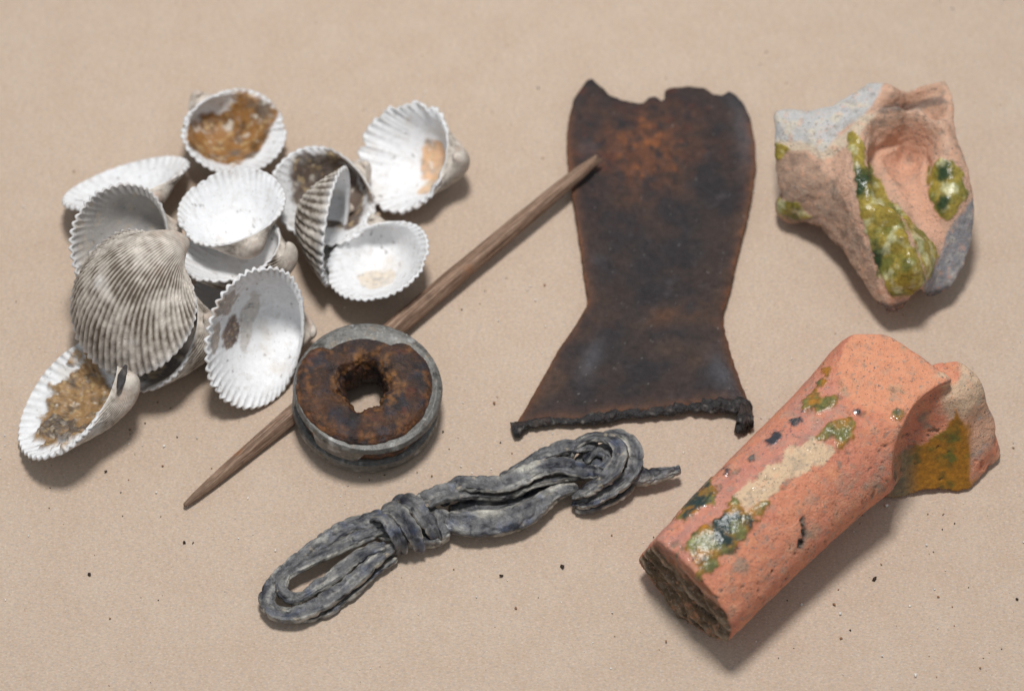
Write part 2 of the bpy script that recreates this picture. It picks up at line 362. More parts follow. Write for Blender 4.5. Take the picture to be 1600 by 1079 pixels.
    if lig:
        for (lx, ly, lz, a, bb, cc_) in lig:
            u, w = np.meshgrid(np.linspace(0, 2*np.pi, 28, endpoint=False), np.linspace(.02, np.pi-.02, 18))
            q = np.stack([a*np.cos(u)*np.sin(w), bb*np.sin(u)*np.sin(w), cc_*np.cos(w)], -1).reshape(-1, 3)
            q *= (1+.5*noise(q, 14, 4, seed+60))[:, None]
            q = (q+[lx, ly, lz])*[1, 1, 1]; q[:, 0] *= mir
            mesh_obj('ligament', (q*s)@R.T+T, grid_faces(18, 28, True), M_CORE, mixc(lin(70, 66, 66)*np.ones((len(q), 3)), lin(130, 122, 116), sm(0, .4, noise(q, 12, 3, 2))), np.full(len(q), .3), parent=o)
    return o
shell([[0.7488, 0.6345, -0.1916], [0.6513, -0.7581, 0.0348], [-0.1231, -0.1508, -0.9809]], 2.409, [-7.827, 6.67, 1.171], -1, 1.0, 'whole cockle shell at the back with a big rusty brown patch filling its bowl', seed=1, crust=0.02, notch=1, tooth_=0.002, nr_=40, stains=[(-.04,.46,.46,.36,lin(156,112,64),1,2.2)])
shell([[-0.8129, -0.5346, 0.2312], [-0.5538, 0.5867, -0.5909], [0.1802, -0.6083, -0.773]], 2.719, [-8.847, 3.304, 1.808], 1, 1.1, 'white cockle shell seen nearly edge on, leftmost at the back of the heap', seed=2, zs=0.6, tooth_=0.006)
shell([[0.0086, -0.8376, -0.5462], [-0.7222, -0.383, 0.5759], [-0.6916, 0.3895, -0.6083]], 2.544, [-8.219, 2.225, 1.485], -1, 1.0, 'grey-lined cockle shell with striped rim, half covered by the big ribbed shell', seed=3, grey=0.45, tooth_=0.012, zs=0.8, nr_=44, stains=[(0,.5,.6,.5,lin(168,160,152),.5,2)])
shell([[-0.5783, -0.7091, -0.4034], [0.8156, -0.4902, -0.3074], [0.0202, -0.5068, 0.8619]], 3.225, [-7.737, 0.848, 2.933], 1, 1.0, 'big ribbed cockle shell lying hollow side down on top of the heap, beige and grey', seed=4, riblet=0.9, nr_=54, dirty=0.08, tooth_=0.006)
shell([[-0.8568, -0.5156, 0.0064], [-0.5151, 0.8552, -0.0577], [0.0243, -0.0527, -0.9983]], 2.118, [-6.222, 1.743, 2.061], 1, 1.15, 'bright white cockle shell in the middle, nested inside another shell', seed=5, tooth_=0.004, notch=0.5, nr_=44)
shell([[-0.0613, -0.983, 0.1729], [-0.9113, -0.0156, -0.4114], [0.4071, -0.1828, -0.8949]], 2.444, [-5.465, 1.714, 1.971], 1, 1.0, 'cockle shell with blunt tan beak carrying the bright white one in the middle', seed=6, tooth_=0.006, dirty=0.1, notch=0.5)
shell([[-0.083, -0.9565, 0.2797], [-0.9332, -0.0239, -0.3587], [0.3497, -0.2907, -0.8906]], 2.035, [-5.797, 1.225, 1.107], 1, 1.0, 'white cockle shell at the bottom of the middle pile, mostly hidden', seed=7, tooth_=0.004)
shell([[0.6211, -0.7501, -0.2271], [-0.7456, -0.6548, 0.1236], [-0.2414, 0.0925, -0.966]], 2.452, [-3.671, 4.51, 0.991], -1, 1.0, 'cockle shell with brown shade painted into its bowl, behind the standing ribbed shell', seed=8, tooth_=0.004, stains=[(.05,.35,.50,.36,lin(104,84,70),.95,2.5)])  # the brown patch is the bowl's shadowed upper part, painted into its colour
shell([[-0.108, -0.1663, -0.9801], [-0.6691, -0.717, 0.1954], [-0.7353, 0.6769, -0.0338]], 2.633, [-4.043, 3.563, 0.424], -1, 1.0, 'cockle shell standing on its edge with its coarse grey ribs turned left', seed=9, riblet=1.0, wear=0.7, dirty=0.1)
shell([[0.9578, 0.0696, 0.2788], [0.1048, -0.988, -0.1133], [0.2676, 0.1377, -0.9536]], 2.366, [-3.376, 3.065, 0.922], -1, 1.0, 'clean white cockle shell lying open beside the stick, right of the upright shell', seed=10, tooth_=0.004, notch=0.4, nr_=44, stains=[(.1,.5,.2,.15,lin(226,206,178),.6,5)])
shell([[-0.1841, -0.8674, 0.4623], [-0.9114, 0.3267, 0.2502], [-0.368, -0.3753, -0.8507]], 2.599, [-1.5, 4.422, 1.519], -1, 1.0, 'cockle shell with orange stains in a white bowl, rightmost at the back', seed=11, notch=0.9, stains=[(.05,.42,.20,.16,lin(226,170,110),.8,3),(-.18,.35,.12,.12,lin(224,176,120),.7,3)])
shell([[-0.141, -0.8271, -0.5441], [-0.7016, -0.3042, 0.6443], [-0.6985, 0.4726, -0.5374]], 2.583, [-4.889, -0.244, 0.83], -1, 1.22, 'cockle shell propped up beside the metal ring, with two brown spots inside', seed=12, nr_=46, notch=0.3, tooth_=0.012, margin_dirt=0.9, crust=0.01, stains=[(-.02,.66,.15,.13,lin(112,84,70),.95,6),(.30,.86,.14,.20,lin(150,118,92),.7,6),(.0,.92,.16,.08,lin(150,122,98),.7,7),(.1,.45,.3,.1,lin(176,160,142),.5,6)])
shell([[-0.0312, -0.8249, 0.5644], [-0.9995, 0.0213, -0.0242], [0.0079, -0.5648, -0.8252]], 2.589, [-7.36, -0.345, 1.728], -1, 1.0, 'dark-lined cockle shell peeping out from under the big ribbed shell', seed=13, tooth_=0.003, dirty=0.05, stains=[(0,.5,.5,.42,lin(84,70,60),.9,2)])
shell([[-0.1802, -0.8109, 0.5567], [-0.977, 0.0821, -0.1967], [0.1138, -0.5794, -0.8071]], 2.930, [-9.193, -2.083, 1.857], -1, 1.08, 'cockle shell crusted with ochre and grey sediment, nearest at the lower left', seed=14, zs=0.8, crust=0.06, tooth_=0.009, nr_=46, stains=[(-.03,.56,.47,.38,lin(158,124,84),1,6),(-.2,.75,.14,.14,lin(84,76,72),.8,7),(-.32,.5,.1,.14,lin(78,72,70),.8,7)], lig=[(.04,-.03,-.01,.12,.04,.03)])
# ------------------------------------------------------------------ tapered wooden stick
def stick():
    A, B = P(289, 789, .13), P(931, 249, .62); mid = P(560, 560, .30)
    n = 260; c = catmull([A, P(420, 678, .20), P(560, 560, .31), P(740, 408, .42), B], n)
    c[:, 2] += .015*noise(c, .5, 2, 4); c[:, 0] += .03*noise(c, .35, 2, 8)
    u = np.linspace(0, 1, n)
    r = np.interp(u, [0, .03, .1, .3, .5, .7, .85, .93, .97, 1], [.055, .095, .14, .21, .25, .24, .21, .185, .165, .10])
    T = np.gradient(c, axis=0); T /= np.linalg.norm(T, axis=1)[:, None]
    sd = np.cross(T, [0, 0, 1]); sd /= np.linalg.norm(sd, axis=1)[:, None]; up = np.cross(sd, T)
    M = 56; a = np.linspace(0, 2*np.pi, M, endpoint=False)
    fac = 1+.045*np.cos(5*a+1)[None]+.03*np.cos(3*a[None]+u[:, None]*4)
    X = np.cos(a)[None]*fac*r[:, None]; Y = np.sin(a)[None]*fac*r[:, None]
    p = c[:, None]+sd[:, None]*X[..., None]+up[:, None]*Y[..., None]
    g = noise(np.stack([np.cos(a)[None]*9+u[:, None]*0, np.sin(a)[None]*9+u[:, None]*0, u[:, None]*14+a[None]*0], -1), 1, 4, 3)
    p += (p-c[:, None])*(.09*g)[..., None]
    ends = sm(.985, 1, u)[:, None]*.10*noise(np.stack([np.cos(a)*2+u[:, None]*0, np.sin(a)*2+u[:, None]*0, u[:, None]*0*a], -1), 1, 2, 6); p += T[:, None]*ends[..., None]*3
    co = mixc(lin(150, 122, 102), lin(104, 80, 64), sm(-.25, .35, g))
    co = mixc(co, lin(176, 152, 132), .7*sm(.05, .4, -g))
    co = mixc(co, lin(150, 92, 48), .55*sm(.25, .5, noise(p, .9, 3, 12)))
    co = mixc(co, lin(84, 66, 56), .5*sm(.2, .5, noise(p, 3, 3, 13)))
    co = mixc(co, lin(110, 88, 70), sm(.12, 0, u)[:, None]*.5*np.ones((1, M)))
    V = np.concatenate([p.reshape(-1, 3), [c[0]-T[0]*.04, c[-1]+T[-1]*.02]]); C = np.concatenate([co.reshape(-1, 3), co[0, :1], co[-1, :1]])
    f = grid_faces(n, M, True); j = np.arange(M); k = (j+1) % M; q = len(V)
    f = np.concatenate([f, np.stack([np.full(M, q-2), k, j, j], 1), np.stack([np.full(M, q-1), (n-1)*M+j, (n-1)*M+k, (n-1)*M+k], 1)])
    o = mesh_obj('wooden_stick', V, f[:, [0, 1, 2, 3]], M_WOOD, C, np.full(len(V), .3))
    tag(o, 'long thin tapered brown wooden stick running under the ring and onto the leather', 'stick')
stick()

# ------------------------------------------------------------------ metal ringed disc with a pierced brown core
def ring():
    cen = P(574, 617, .82)
    nrm = np.array([.10, .02, 1.0]); nrm /= np.linalg.norm(nrm)
    ex = np.array([1, 0, 0])-nrm*nrm[0]; ex /= np.linalg.norm(ex); ey = np.cross(nrm, ex)
    root = empty('ringed_disc', cen-np.array([0, 0, .82]), 'grey metal ringed disc with a pierced dark brown core, lying over the stick', 'ring')
    toW = lambda q: cen+q[..., :1]*ex+q[..., 1:2]*ey+q[..., 2:]*nrm
    Nn = 360; th = np.linspace(0, 2*np.pi, Nn, endpoint=False)
    def lathe(name, prof, mat, colf, glossf, disp, res=None, closed=True):
        """prof(th) -> list of (r, z) loops"""
        K = len(prof); rz = np.array([[np.broadcast_to(a, th.shape), np.broadcast_to(b, th.shape)] for a, b in prof])  # K,2,N
        # resample the section for detail
        M = 140; idx = np.linspace(0, K, M, endpoint=False); i0 = idx.astype(int) % K; i1 = (i0+1) % K; ff = (idx-idx.astype(int))[:, None, None]
        q = rz[i0]*(1-ff)+rz[i1]*ff
        for _ in range(3): q = (np.roll(q, 1, 0)+2*q+np.roll(q, -1, 0))/4
        p = np.stack([q[:, 0]*np.cos(th), q[:, 0]*np.sin(th), q[:, 1]], -1)
        f = grid_faces(M+1, Nn, True) % (M*Nn)
        v = p.reshape(-1, 3); nn = vnormals(v, f)
        a0 = v[f[:, 0]]; vol = (a0*np.cross(v[f[:, 1]], v[f[:, 2]])).sum()
        if vol < 0: f = f[:, ::-1]; nn = -nn
        v = v+nn*disp(v)[:, None]
        v = v+(np.array([-.10, -.01, 0]) if name == 'core' else 0)*sm(.1, .4, v[:, 2:]); return mesh_obj(name, toW(v), f, mat, colf(v), glossf(v), parent=root)
    ang = lambda d: np.radians(d)
    dth = lambda d: np.abs((th-ang(d)+np.pi) % (2*np.pi)-np.pi)
    wob = .02*noise(np.stack([np.cos(th)*2, np.sin(th)*2, th*0], -1), 1, 3, 2)
    pew = lambda v: mixc(mixc(np.tile(lin(112, 110, 106), (len(v), 1)), lin(172, 172, 170), sm(.05, .5, noise(v, 3, 5, 3))), lin(64, 60, 56), sm(.1, .5, noise(v, 4, 5, 7)))
    pew2 = lambda v: mixc(mixc(pew(v), lin(132, 118, 98), .6*sm(.1, .5, noise(v, 6, 4, 12))), lin(190, 188, 182), .5*sm(.3, .5, noise(v, 11, 4, 14)))
    gl = lambda v: .5+.5*noise(v, 5, 3, 5)
    dp = lambda v: .015*noise(v, 3, 4, 1)+.010*noise(v, 14, 3, 2)
    # the gap between the two bands opens only along the front
    gap = np.clip(sm(1.0, .8, dth(-42))+sm(.34, .22, dth(-150))+.25*noise(np.stack([np.cos(th)*6, np.sin(th)*6, th*0], -1), 1, 3, 12), 0, 1)
    low = -.20+.03*np.cos(th-1)+wob
    lathe('lower_rim', [(1.42+0*th, -.70+0*th), (1.60+wob, -.76+0*th), (1.73+wob, -.66+0*th), (1.77+wob, -.46+0*th), (1.74+wob, low-.10), (1.64+0*th, low-.06), (1.45+0*th, low-.05), (1.42+0*th, -.5+0*th)], M_PEWTER, pew2, gl, dp)
    th_ = th; bz = .22-.42*(1-np.clip(gap*1.2, 0, 1))
    inr = 1.50-.10*sm(1.2, .5, dth(95))
    lathe('upper_rim', [(1.55+0*th, bz), (1.66+wob, bz-.02), (1.755+wob, bz+.06), (1.775+wob, .30+0*th), (1.73+wob, .44+0*th), (1.62+wob, .47+.02*np.cos(2*th)), (1.52+0*th, .45+0*th), (1.34+0*th, .41+0*th), (1.12+0*th, .34+0*th), (1.10+0*th, .26+0*th), (1.40+0*th, .24+0*th)], M_PEWTER, pew2, gl, dp)
    def corecol(v):
        a = noise(v, 1.4, 5, 31); b = noise(v, 5, 5, 33); c = mixc(np.tile(lin(84, 54, 35), (len(v), 1)), lin(44, 35, 34), sm(-.25, .25, a))
        c = mixc(c, lin(134, 90, 52), .6*sm(.08, .45, b)); c = mixc(c, lin(96, 42, 24), .6*sm(.1, .5, noise(v, 2.3, 4, 35)))
        c = mixc(c, lin(52, 48, 56), .9*sm(.0, .35, noise(v, 1.9, 4, 37)))
        r = np.hypot(v[:, 0], v[:, 1]); c = mixc(c, lin(158, 108, 58), .6*sm(1.0, .72, r)*sm(.1, .4, v[:, 2])*sm(-.2, .3, b))
        c = mixc(c, lin(140, 88, 44), .45*sm(1.25, 1.45, r)*sm(-.2, .3, b)); return c
    rin = .50+.10*np.cos(th-ang(-100))**3*0+.16*np.exp(-(dth(-102)/.28)**2)+.12*np.exp(-(dth(150)/.4)**2)+.14*np.exp(-(dth(75)/.5)**2)+.13*noise(np.stack([np.cos(th)*3, np.sin(th)*3, th*0], -1), 1, 4, 44)
    ro = 1.61-.54*np.exp(-(np.clip(dth(97)-.45, 0, 9)/.22)**2)
    ro = ro-.10*np.exp(-(dth(112)/.18)**2)
    off = np.array([0, -.06])
    o = lathe('core', [(rin+.10, -.70+0*th), (rin*.92, -.2+0*th), (rin, .1+0*th), (rin+.05, .42+0*th), (rin+.16, .58+0*th), (.95+0*th, .66+0*th), (1.2+0*th, .65+0*th), (ro-.14, .60+0*th), (ro-.02, .50+0*th), (ro+.0, .42+0*th), (np.minimum(ro, 1.5)-.05, .2+0*th), (1.62+0*th, 0.08+0*th), (1.64+0*th, -.1-.05*th*0), (1.55+0*th, -.4+0*th), (1.4+0*th, -.68+0*th)],
              M_CORE, corecol, lambda v: .5+.8*noise(v, 3, 3, 9), lambda v: .07*noise(v, 1.8, 3, 21)+.025*noise(v, 7, 4, 22)*(1+1.5*sm(.95, .6, np.hypot(v[:, 0], v[:, 1]))))
ring()

# ------------------------------------------------------------------ leather piece
def leather():
    Lf = [(917, 124), (897, 152), (887, 190), (885, 225), (889, 270), (897, 320), (907, 385), (914, 440), (918, 462), (917, 476), (900, 505), (872, 545), (846, 592), (822, 635), (803, 665)]
    Rt = [(1145, 143), (1160, 156), (1173, 180), (1180, 220), (1182, 255), (1176, 300), (1165, 350), (1152, 405), (1142, 450), (1131, 485), (1131, 505), (1140, 540), (1152, 580), (1166, 615), (1178, 648)]
    Tp = [(917, 124), (925, 122), (935, 129), (952, 146), (973, 154), (990, 158), (1005, 159), (1015, 149), (1024, 148), (1034, 155), (1039, 152), (1039, 139), (1046, 135), (1076, 133), (1100, 135), (1114, 145), (1128, 147), (1138, 141), (1145, 143)]
    Bt = [(803, 665), (850, 655), (900, 655), (950, 645), (1000, 640), (1050, 634), (1100, 628), (1140, 628), (1178, 648)]
    def hz(u, v): return .16+.10*np.exp(-((v-.66)/.06)**2)+.16*(np.abs(u-.5)*2)**4*sm(.7, .3, v)+.14*sm(.85, 1, v)+.10*sm(.2, 0, v)+.06*np.sin(u*5+v*4)
    n, m = 260, 200
    # arc-length resample of each side
    def rs(pts, k, sharp=False):
        pts = np.array(pts, float); 
        q = catmull(pts, 600) if not sharp else np.stack([np.interp(np.linspace(0, len(pts)-1, 600), range(len(pts)), pts[:, i]) for i in (0, 1)], 1)
        d = np.concatenate([[0], np.cumsum(np.linalg.norm(np.diff(q, axis=0), axis=1))]); d /= d[-1]
        return np.stack([np.interp(np.linspace(0, 1, k), d, q[:, i]) for i in (0, 1)], 1)
    l, r, t, b = rs(Lf, n, 1), rs(Rt, n, 1), rs(Tp, m, 1), rs(Bt, m, 1)
    # v mapped so that the waist of both sides meets at the same row
    v = np.linspace(0, 1, n)[:, None, None]; u = np.linspace(0, 1, m)[None, :, None]
    ts = t.copy()
    for _ in range(900): ts[1:-1] = (ts[:-2]+ts[2:]+2*ts[1:-1])/4
    px = (1-u)*l[:, None]+u*r[:, None]+(1-v)*ts[None]+np.exp(-v/.045)*(t-ts)[None]+v*b[None]-((1-u)*(1-v)*t[0]+u*(1-v)*t[-1]+(1-u)*v*b[0]+u*v*b[-1])
    U, Vv = np.meshgrid(np.linspace(0, 1, m), np.linspace(0, 1, n)); Z = hz(U, Vv)
    top = P_grid(px, Z)
    ed = np.minimum(np.minimum(U, 1-U)*2.2, np.minimum(Vv, 1-Vv)*4)          # rough distance from the edge in cm-ish
    Z2 = .05*noise(top, .7, 3, 2)+.018*noise(top, 4, 4, 3); top[..., 2] += Z2-.07*np.exp(-ed*22)
    jag = .035*noise(top, 5, 4, 71)*np.exp(-ed*12); top[..., 0] += jag; top[..., 1] += jag*.8
    bot = top.copy(); bot[..., 2] -= .17; bot[..., 2] = np.maximum(bot[..., 2], .004)
    ins = np.exp(-ed*25)
    a = noise(top, 1.1, 5, 5); c = np.tile(lin(60, 48, 44), (n, m, 1))
    c = mixc(c, lin(46, 41, 43), sm(-.3, .25, a)); 
    warm = np.clip(np.exp(-((U-.42)/.26)**2-((Vv-.17)/.13)**2)*1.1+.5*noise(top, 2.2, 4, 9)*np.exp(-((Vv-.2)/.25)**2), 0, 1)
    c = mixc(c, lin(120, 74, 48), np.clip(warm, 0, 1)*.75*sm(-.5, .25, noise(top, 3, 5, 29)))
    c = mixc(c, lin(142, 84, 46), .8*sm(.45, .9, warm)*sm(0, .4, noise(top, 2.4, 4, 10)))
    c = mixc(c, lin(84, 44, 34), .6*sm(.1, .4, noise(top, 2, 4, 17))*sm(.35, .1, Vv))
    band = np.exp(-((Vv-.70)/.035)**2)*sm(-.3, .3, noise(top, 1.5, 3, 12)); c = mixc(c, lin(98, 66, 46), .7*band)
    c = mixc(c, lin(84, 64, 52), .6*sm(0, .4, noise(top, .8, 4, 14))*sm(.4, .9, Vv))
    c = mixc(c, lin(84, 80, 84), .35*sm(.22, .6, noise(top, 1.5, 4, 15)))
    c = mixc(c, lin(104, 104, 110), .4*np.exp(-((U-.95)/.05)**2-((Vv-.15)/.1)**2)+.5*np.exp(-((U-.9)/.06)**2-((Vv-.9)/.06)**2)+.4*np.exp(-((U-.22)/.05)**2-((Vv-.8)/.06)**2))
    c = mixc(c, lin(126, 82, 54), np.clip(np.exp(-ed*16)*(.75+.8*noise(top, 3, 3, 16)), 0, 1)*sm(.05, .15, Vv))
    c = mixc(c, lin(34, 28, 28), .5*sm(.3, .5, noise(top, 5, 4, 18)))
    c = mixc(c, lin(150, 146, 142), .5*sm(.46, .56, noise(top, 11, 3, 19)))
    N1 = n*m; f = grid_faces(n, m, False); fb = f[:, ::-1]+N1
    ring_ = np.concatenate([np.arange(m), np.arange(1, n)*m+m-1, (n-1)*m+np.arange(m-2, -1, -1), np.arange(n-2, 0, -1)*m])
    rn = np.roll(ring_, -1); side = np.stack([ring_, rn, rn+N1, ring_+N1], 1)
    Vx = np.concatenate([top.reshape(-1, 3), bot.reshape(-1, 3)]); Cx = np.concatenate([c.reshape(-1, 3), np.tile(lin(64, 44, 36), (N1, 1))])
    F = np.concatenate([f[:, ::-1], fb[:, ::-1], side])
    root = empty('leather_piece', P(1020, 430, 0), 'dark brown hourglass shaped leather piece with a charred lower edge', 'leather')
    g = np.concatenate([(.6+.4*noise(top, 3, 3, 4)).ravel(), np.zeros(N1)])
    mesh_obj('sheet', Vx, F, M_LEATHER, Cx, g, parent=root)
    # crusted lower edge and its two lumps
    def crust(pts, rad, seed, name='charred_edge'):
        q = catmull(pts, 220); k = 44; T = np.gradient(q, axis=0); T /= np.linalg.norm(T, axis=1)[:, None]
        sd = np.cross(T, [0, 0, 1]); sd /= np.linalg.norm(sd, axis=1)[:, None]; up = np.cross(sd, T)
        w = np.linspace(0, 1, 220); rr = np.interp(w, np.linspace(0, 1, len(rad)), rad); rr *= np.sqrt(np.clip(1-(2*w-1)**26, 0.001, 1))*(1+.6*noise(q, 1.6, 3, seed+11))
        aa = np.linspace(0, 2*np.pi, k, endpoint=False)
        p = q[:, None]+(sd[:, None]*np.cos(aa)[None, :, None]*1.3+up[:, None]*np.sin(aa)[None, :, None]*.8)*rr[:, None, None]
        dd = p-q[:, None]; p = q[:, None]+dd*(1+.9*noise(p, 2.6, 4, seed)+.45*noise(p, 9, 4, seed+1))[..., None]; p[..., 2] = np.maximum(p[..., 2], .003)
        cc = mixc(np.tile(lin(40, 36, 36), (220, k, 1)), lin(118, 112, 106), sm(.1, .5, noise(p, 7, 4, seed+2))); cc = mixc(cc, lin(74, 52, 40), .5*sm(0, .4, noise(p, 3, 3, seed+3)))
        mesh_obj(name, p.reshape(-1, 3), grid_faces(220, k, True)[:, ::-1], M_CORE, cc.reshape(-1, 3), np.full(220*k, .7), parent=root)
    crust([P(806, 667, .14), P(850, 658, .17), P(905, 657, .18), P(950, 650, .2), P(1000, 644, .2), P(1060, 637, .22), P(1110, 632, .24), P(1150, 634, .24), P(1176, 640, .2)], [.11, .08, .10, .11, .13, .14, .14, .13], 5)
    crust([P(800, 672, .12), P(812, 668, .16), P(826, 663, .16)], [.13, .15, .1], 8)
    crust([P(1152, 648, .2), P(1162, 650, .2), P(1174, 648, .2)], [.22, .26, .22], 9)
def P_grid(px, Z):
    d = RT*((px[..., :1]-800)/FPX)-UP*((px[..., 1:2]-539.5)/FPX)+FW
    return CAM+d*((Z-CAM[2])/d[..., 2])[..., None]
leather()

# ------------------------------------------------------------------ twisted lead
LEADROOT = empty('twisted_lead', P(720, 830, 0), 'grey twisted lead strip with open loop and spike', 'lead strip')
def ribbon(name, pts, width, thick, tw=(0, 0), seed=0, closed=False, cup=.3, ends=True, n=None):
    """pts: (px,py,z) ; width, thick and tw lists along the strip"""
    q = catmull([P(*p) for p in pts], 200, closed)
    L_ = np.linalg.norm(np.diff(q, axis=0), axis=1).sum(); n = int(max(60, L_/.03)); q = catmull([P(*p) for p in pts], n, closed)
    w = np.linspace(0, 1, n); I = lambda a: np.interp(w, np.linspace(0, 1, len(a)), a)
    wd_, tk, tt = I(np.atleast_1d(width) if np.ndim(width) else [width]*2), I(np.atleast_1d(thick) if np.ndim(thick) else [thick]*2), I(tw)
    if closed: T = np.roll(q, -1, 0)-np.roll(q, 1, 0)
    else: T = np.gradient(q, axis=0)
    T /= np.linalg.norm(T, axis=1)[:, None]
    sd = np.cross(T, [0, 0, 1]); sd /= np.linalg.norm(sd, axis=1)[:, None]; up = np.cross(sd, T)
    c_, s_ = np.cos(tt)[:, None], np.sin(tt)[:, None]; a_ = sd*c_+up*s_; b_ = -sd*s_+up*c_
    if ends and not closed:
        e = np.sqrt(np.clip(1-(np.abs(2*w-1))**30, .002, 1)); wd_ = wd_*e; tk = tk*e
    k = 48; an = np.linspace(0, 2*np.pi, k, endpoint=False); ca, sa = np.cos(an), np.sin(an)
    X = np.sign(ca)*np.abs(ca)**.75; Y = np.sign(sa)*np.abs(sa)**.75
    wd2 = wd_[:, None]*(1+.12*noise(q, 2.0, 3, seed)[:, None])
    x = X[None]*wd2/2; y = Y[None]*tk[:, None]/2+(cup+.12)*(X[None]**2-.4)*wd_[:, None]*.5
    p = q[:, None]+a_[:, None]*x[..., None]+b_[:, None]*y[..., None]
    nn = (p-q[:, None]); nn /= np.linalg.norm(nn, axis=-1)[..., None]+1e-6
    # creases run along the strip
    al = np.cumsum(np.r_[0, np.linalg.norm(np.diff(q, axis=0), axis=1)])
    lon = noise(np.stack([al[:, None]*.9+0*X[None], X[None]*1.2+0*al[:, None], Y[None]*1.2+0*al[:, None]], -1), 1, 4, seed+2)
    rdg = 1-np.abs(noise(p, 1.7, 3, seed+12))*3
    p += nn*(.055*lon+.04*noise(p, 2.2, 4, seed+3)+.02*noise(p, 11, 4, seed+4)-.05*np.clip(rdg, 0, 1)**3)[..., None]
    p[..., 2] = np.maximum(p[..., 2], .006)
    st = np.stack([al[:, None]*.8+0*X[None], X[None]*.7+0*al[:, None], Y[None]*.7+0*al[:, None]], -1)
    a = .8*noise(st, 1.3, 5, seed+5)+.35*noise(p, 3, 5, seed+25)
    co = mixc(np.tile(lin(108, 107, 108), (n, k, 1)), lin(38, 40, 50), sm(.0, .3, a)); co = mixc(co, lin(178, 174, 164), .95*sm(.02, .4, -a))
    co = mixc(co, lin(92, 106, 140), .4*sm(.1, .5, noise(p, 2.0, 4, seed+6)))
    edge = (np.abs(X)**8)[None]*np.ones((n, 1)); co = mixc(co, lin(196, 190, 178), .85*edge*sm(-.25, .3, noise(p, 3, 3, seed+7)))
    co = mixc(co, lin(178, 164, 142), .75*sm(.34, .46, noise(p, 3.4, 5, seed+8)))
    co = mixc(co, lin(34, 34, 40), .7*sm(.25, .45, noise(p, 5, 4, seed+9)))
    f = grid_faces(n, k, True)
    if closed: f = np.concatenate([f, np.stack([(n-1)*k+np.arange(k), (n-1)*k+(np.arange(k)+1) % k, (np.arange(k)+1) % k, np.arange(k)], 1)])
    V = p.reshape(-1, 3); CC = co.reshape(-1, 3)
    if not closed:
        V = np.concatenate([V, [p[0].mean(0), p[-1].mean(0)]]); CC = np.concatenate([CC, co[0, :1], co[-1, :1]]); j = np.arange(k); kk = (j+1) % k
        f = np.concatenate([f, np.stack([np.full(k, n*k), kk, j, j], 1), np.stack([np.full(k, n*k+1), (n-1)*k+j, (n-1)*k+kk, (n-1)*k+kk], 1)])
    nn2 = vnormals(V, f); 
    if (nn2[:n*k].reshape(n, k, 3)*nn).sum() < 0: f = f[:, ::-1].copy(); t3 = f[:, 0] == f[:, 1]; f[t3] = f[t3][:, [1, 2, 3, 3]]
    return mesh_obj(name, V, f, M_LEAD, CC, np.full(len(V), .4)+.0, parent=LEADROOT)
# end loop: two strips side by side, bent round
ribbon('loop_strand', [(640, 832, .55), (618, 805, .60), (588, 812, .6), (553, 820, .52), (515, 840, .45), (480, 866, .40), (445, 894, .36), (422, 922, .32), (417, 942, .3), (430, 956, .3), (455, 960, .28), (490, 950, .3), (527, 926, .32), (563, 898, .38), (591, 871, .42), (622, 850, .45)], [.3, .40, .42, .40, .38, .40, .42, .38, .34], [.3, .26, .24, .26], [0, .3, .2, .1, -.1], 3, cup=.12)
ribbon('loop_strand', [(632, 842, .5), (604, 828, .55), (576, 834, .52), (551, 846, .5), (518, 861, .46), (486, 876, .44), (456, 892, .42), (441, 912, .4), (446, 930, .38), (466, 934, .38), (496, 917, .36), (524, 898, .38), (551, 876, .4), (582, 860, .44), (606, 852, .5)], [.3, .34, .34, .34, .30, .32, .34, .34], [.26, .24, .26], [0, -.3, -.2, -.1, 0], 5, cup=.1)
ribbon('loop_strand', [(440, 968, .12), (500, 962, .1), (545, 930, .12), (590, 890, .16), (620, 868, .2)], [.2, .26, .3, .25], [.16, .18], [.4, .3], 6, cup=.1)
# tight wraps beside the loop
for k, pts in enumerate([[(574, 822, .3), (585, 808, .62), (600, 808, .80), (615, 826, .84), (625, 848, .62), (628, 864, .28)], [(596, 806, .35), (606, 797, .68), (622, 802, .84), (640, 824, .86), (653, 846, .6), (658, 861, .28)], [(616, 800, .35), (628, 785, .62), (647, 790, .78), (666, 812, .80), (681, 836, .55), (686, 849, .28)]]):
    ribbon('wrap', pts, [.28, .42+.03*k, .46, .44, .36-.03*k, .24], [.18, .2, .2], [.5-.2*k, .3, .0, -.3-.2*k], 10+k, cup=.25)
ribbon('strand', [(590, 830, .3), (630, 835, .35), (672, 838, .35), (700, 828, .3)], [.5, .6, .5], [.45, .5], [0, 0], 14)
# the long twisted middle
ribbon('strand', [(640, 800, .45), (662, 783, .6), (700, 770, .62), (740, 768, .5), (790, 770, .45), (840, 752, .5), (890, 742, .5), (930, 730, .45)], [.4, .5, .5, .44, .42, .42, .36], [.26, .22, .2], [-.3, .1, .3, .5, .3], 21, cup=.15)
ribbon('strand', [(690, 790, .3), (712, 760, .55), (745, 757, .68), (790, 757, .7), (830, 738, .72), (870, 728, .75), (915, 736, .68), (945, 738, .6)], [.3, .4, .46, .48, .48, .42, .3], [.24, .22, .2], [0, .2, .1, -.1, -.2], 22, cup=.15)
ribbon('strand', [(655, 795, .3), (700, 815, .42), (740, 818, .45), (790, 815, .42), (830, 798, .42), (870, 770, .42), (905, 762, .4)], [.36, .5, .66, .66, .56, .4, .3], [.34, .4, .36], [-.2, -.35, -.3, -.1], 23, cup=.16)
ribbon('strand', [(780, 748, .3), (820, 728, .48), (858, 708, .6), (900, 697, .66), (935, 700, .6)], [.2, .34, .44, .4, .3], [.24, .26], [.3, .2, 0], 24, cup=.15)
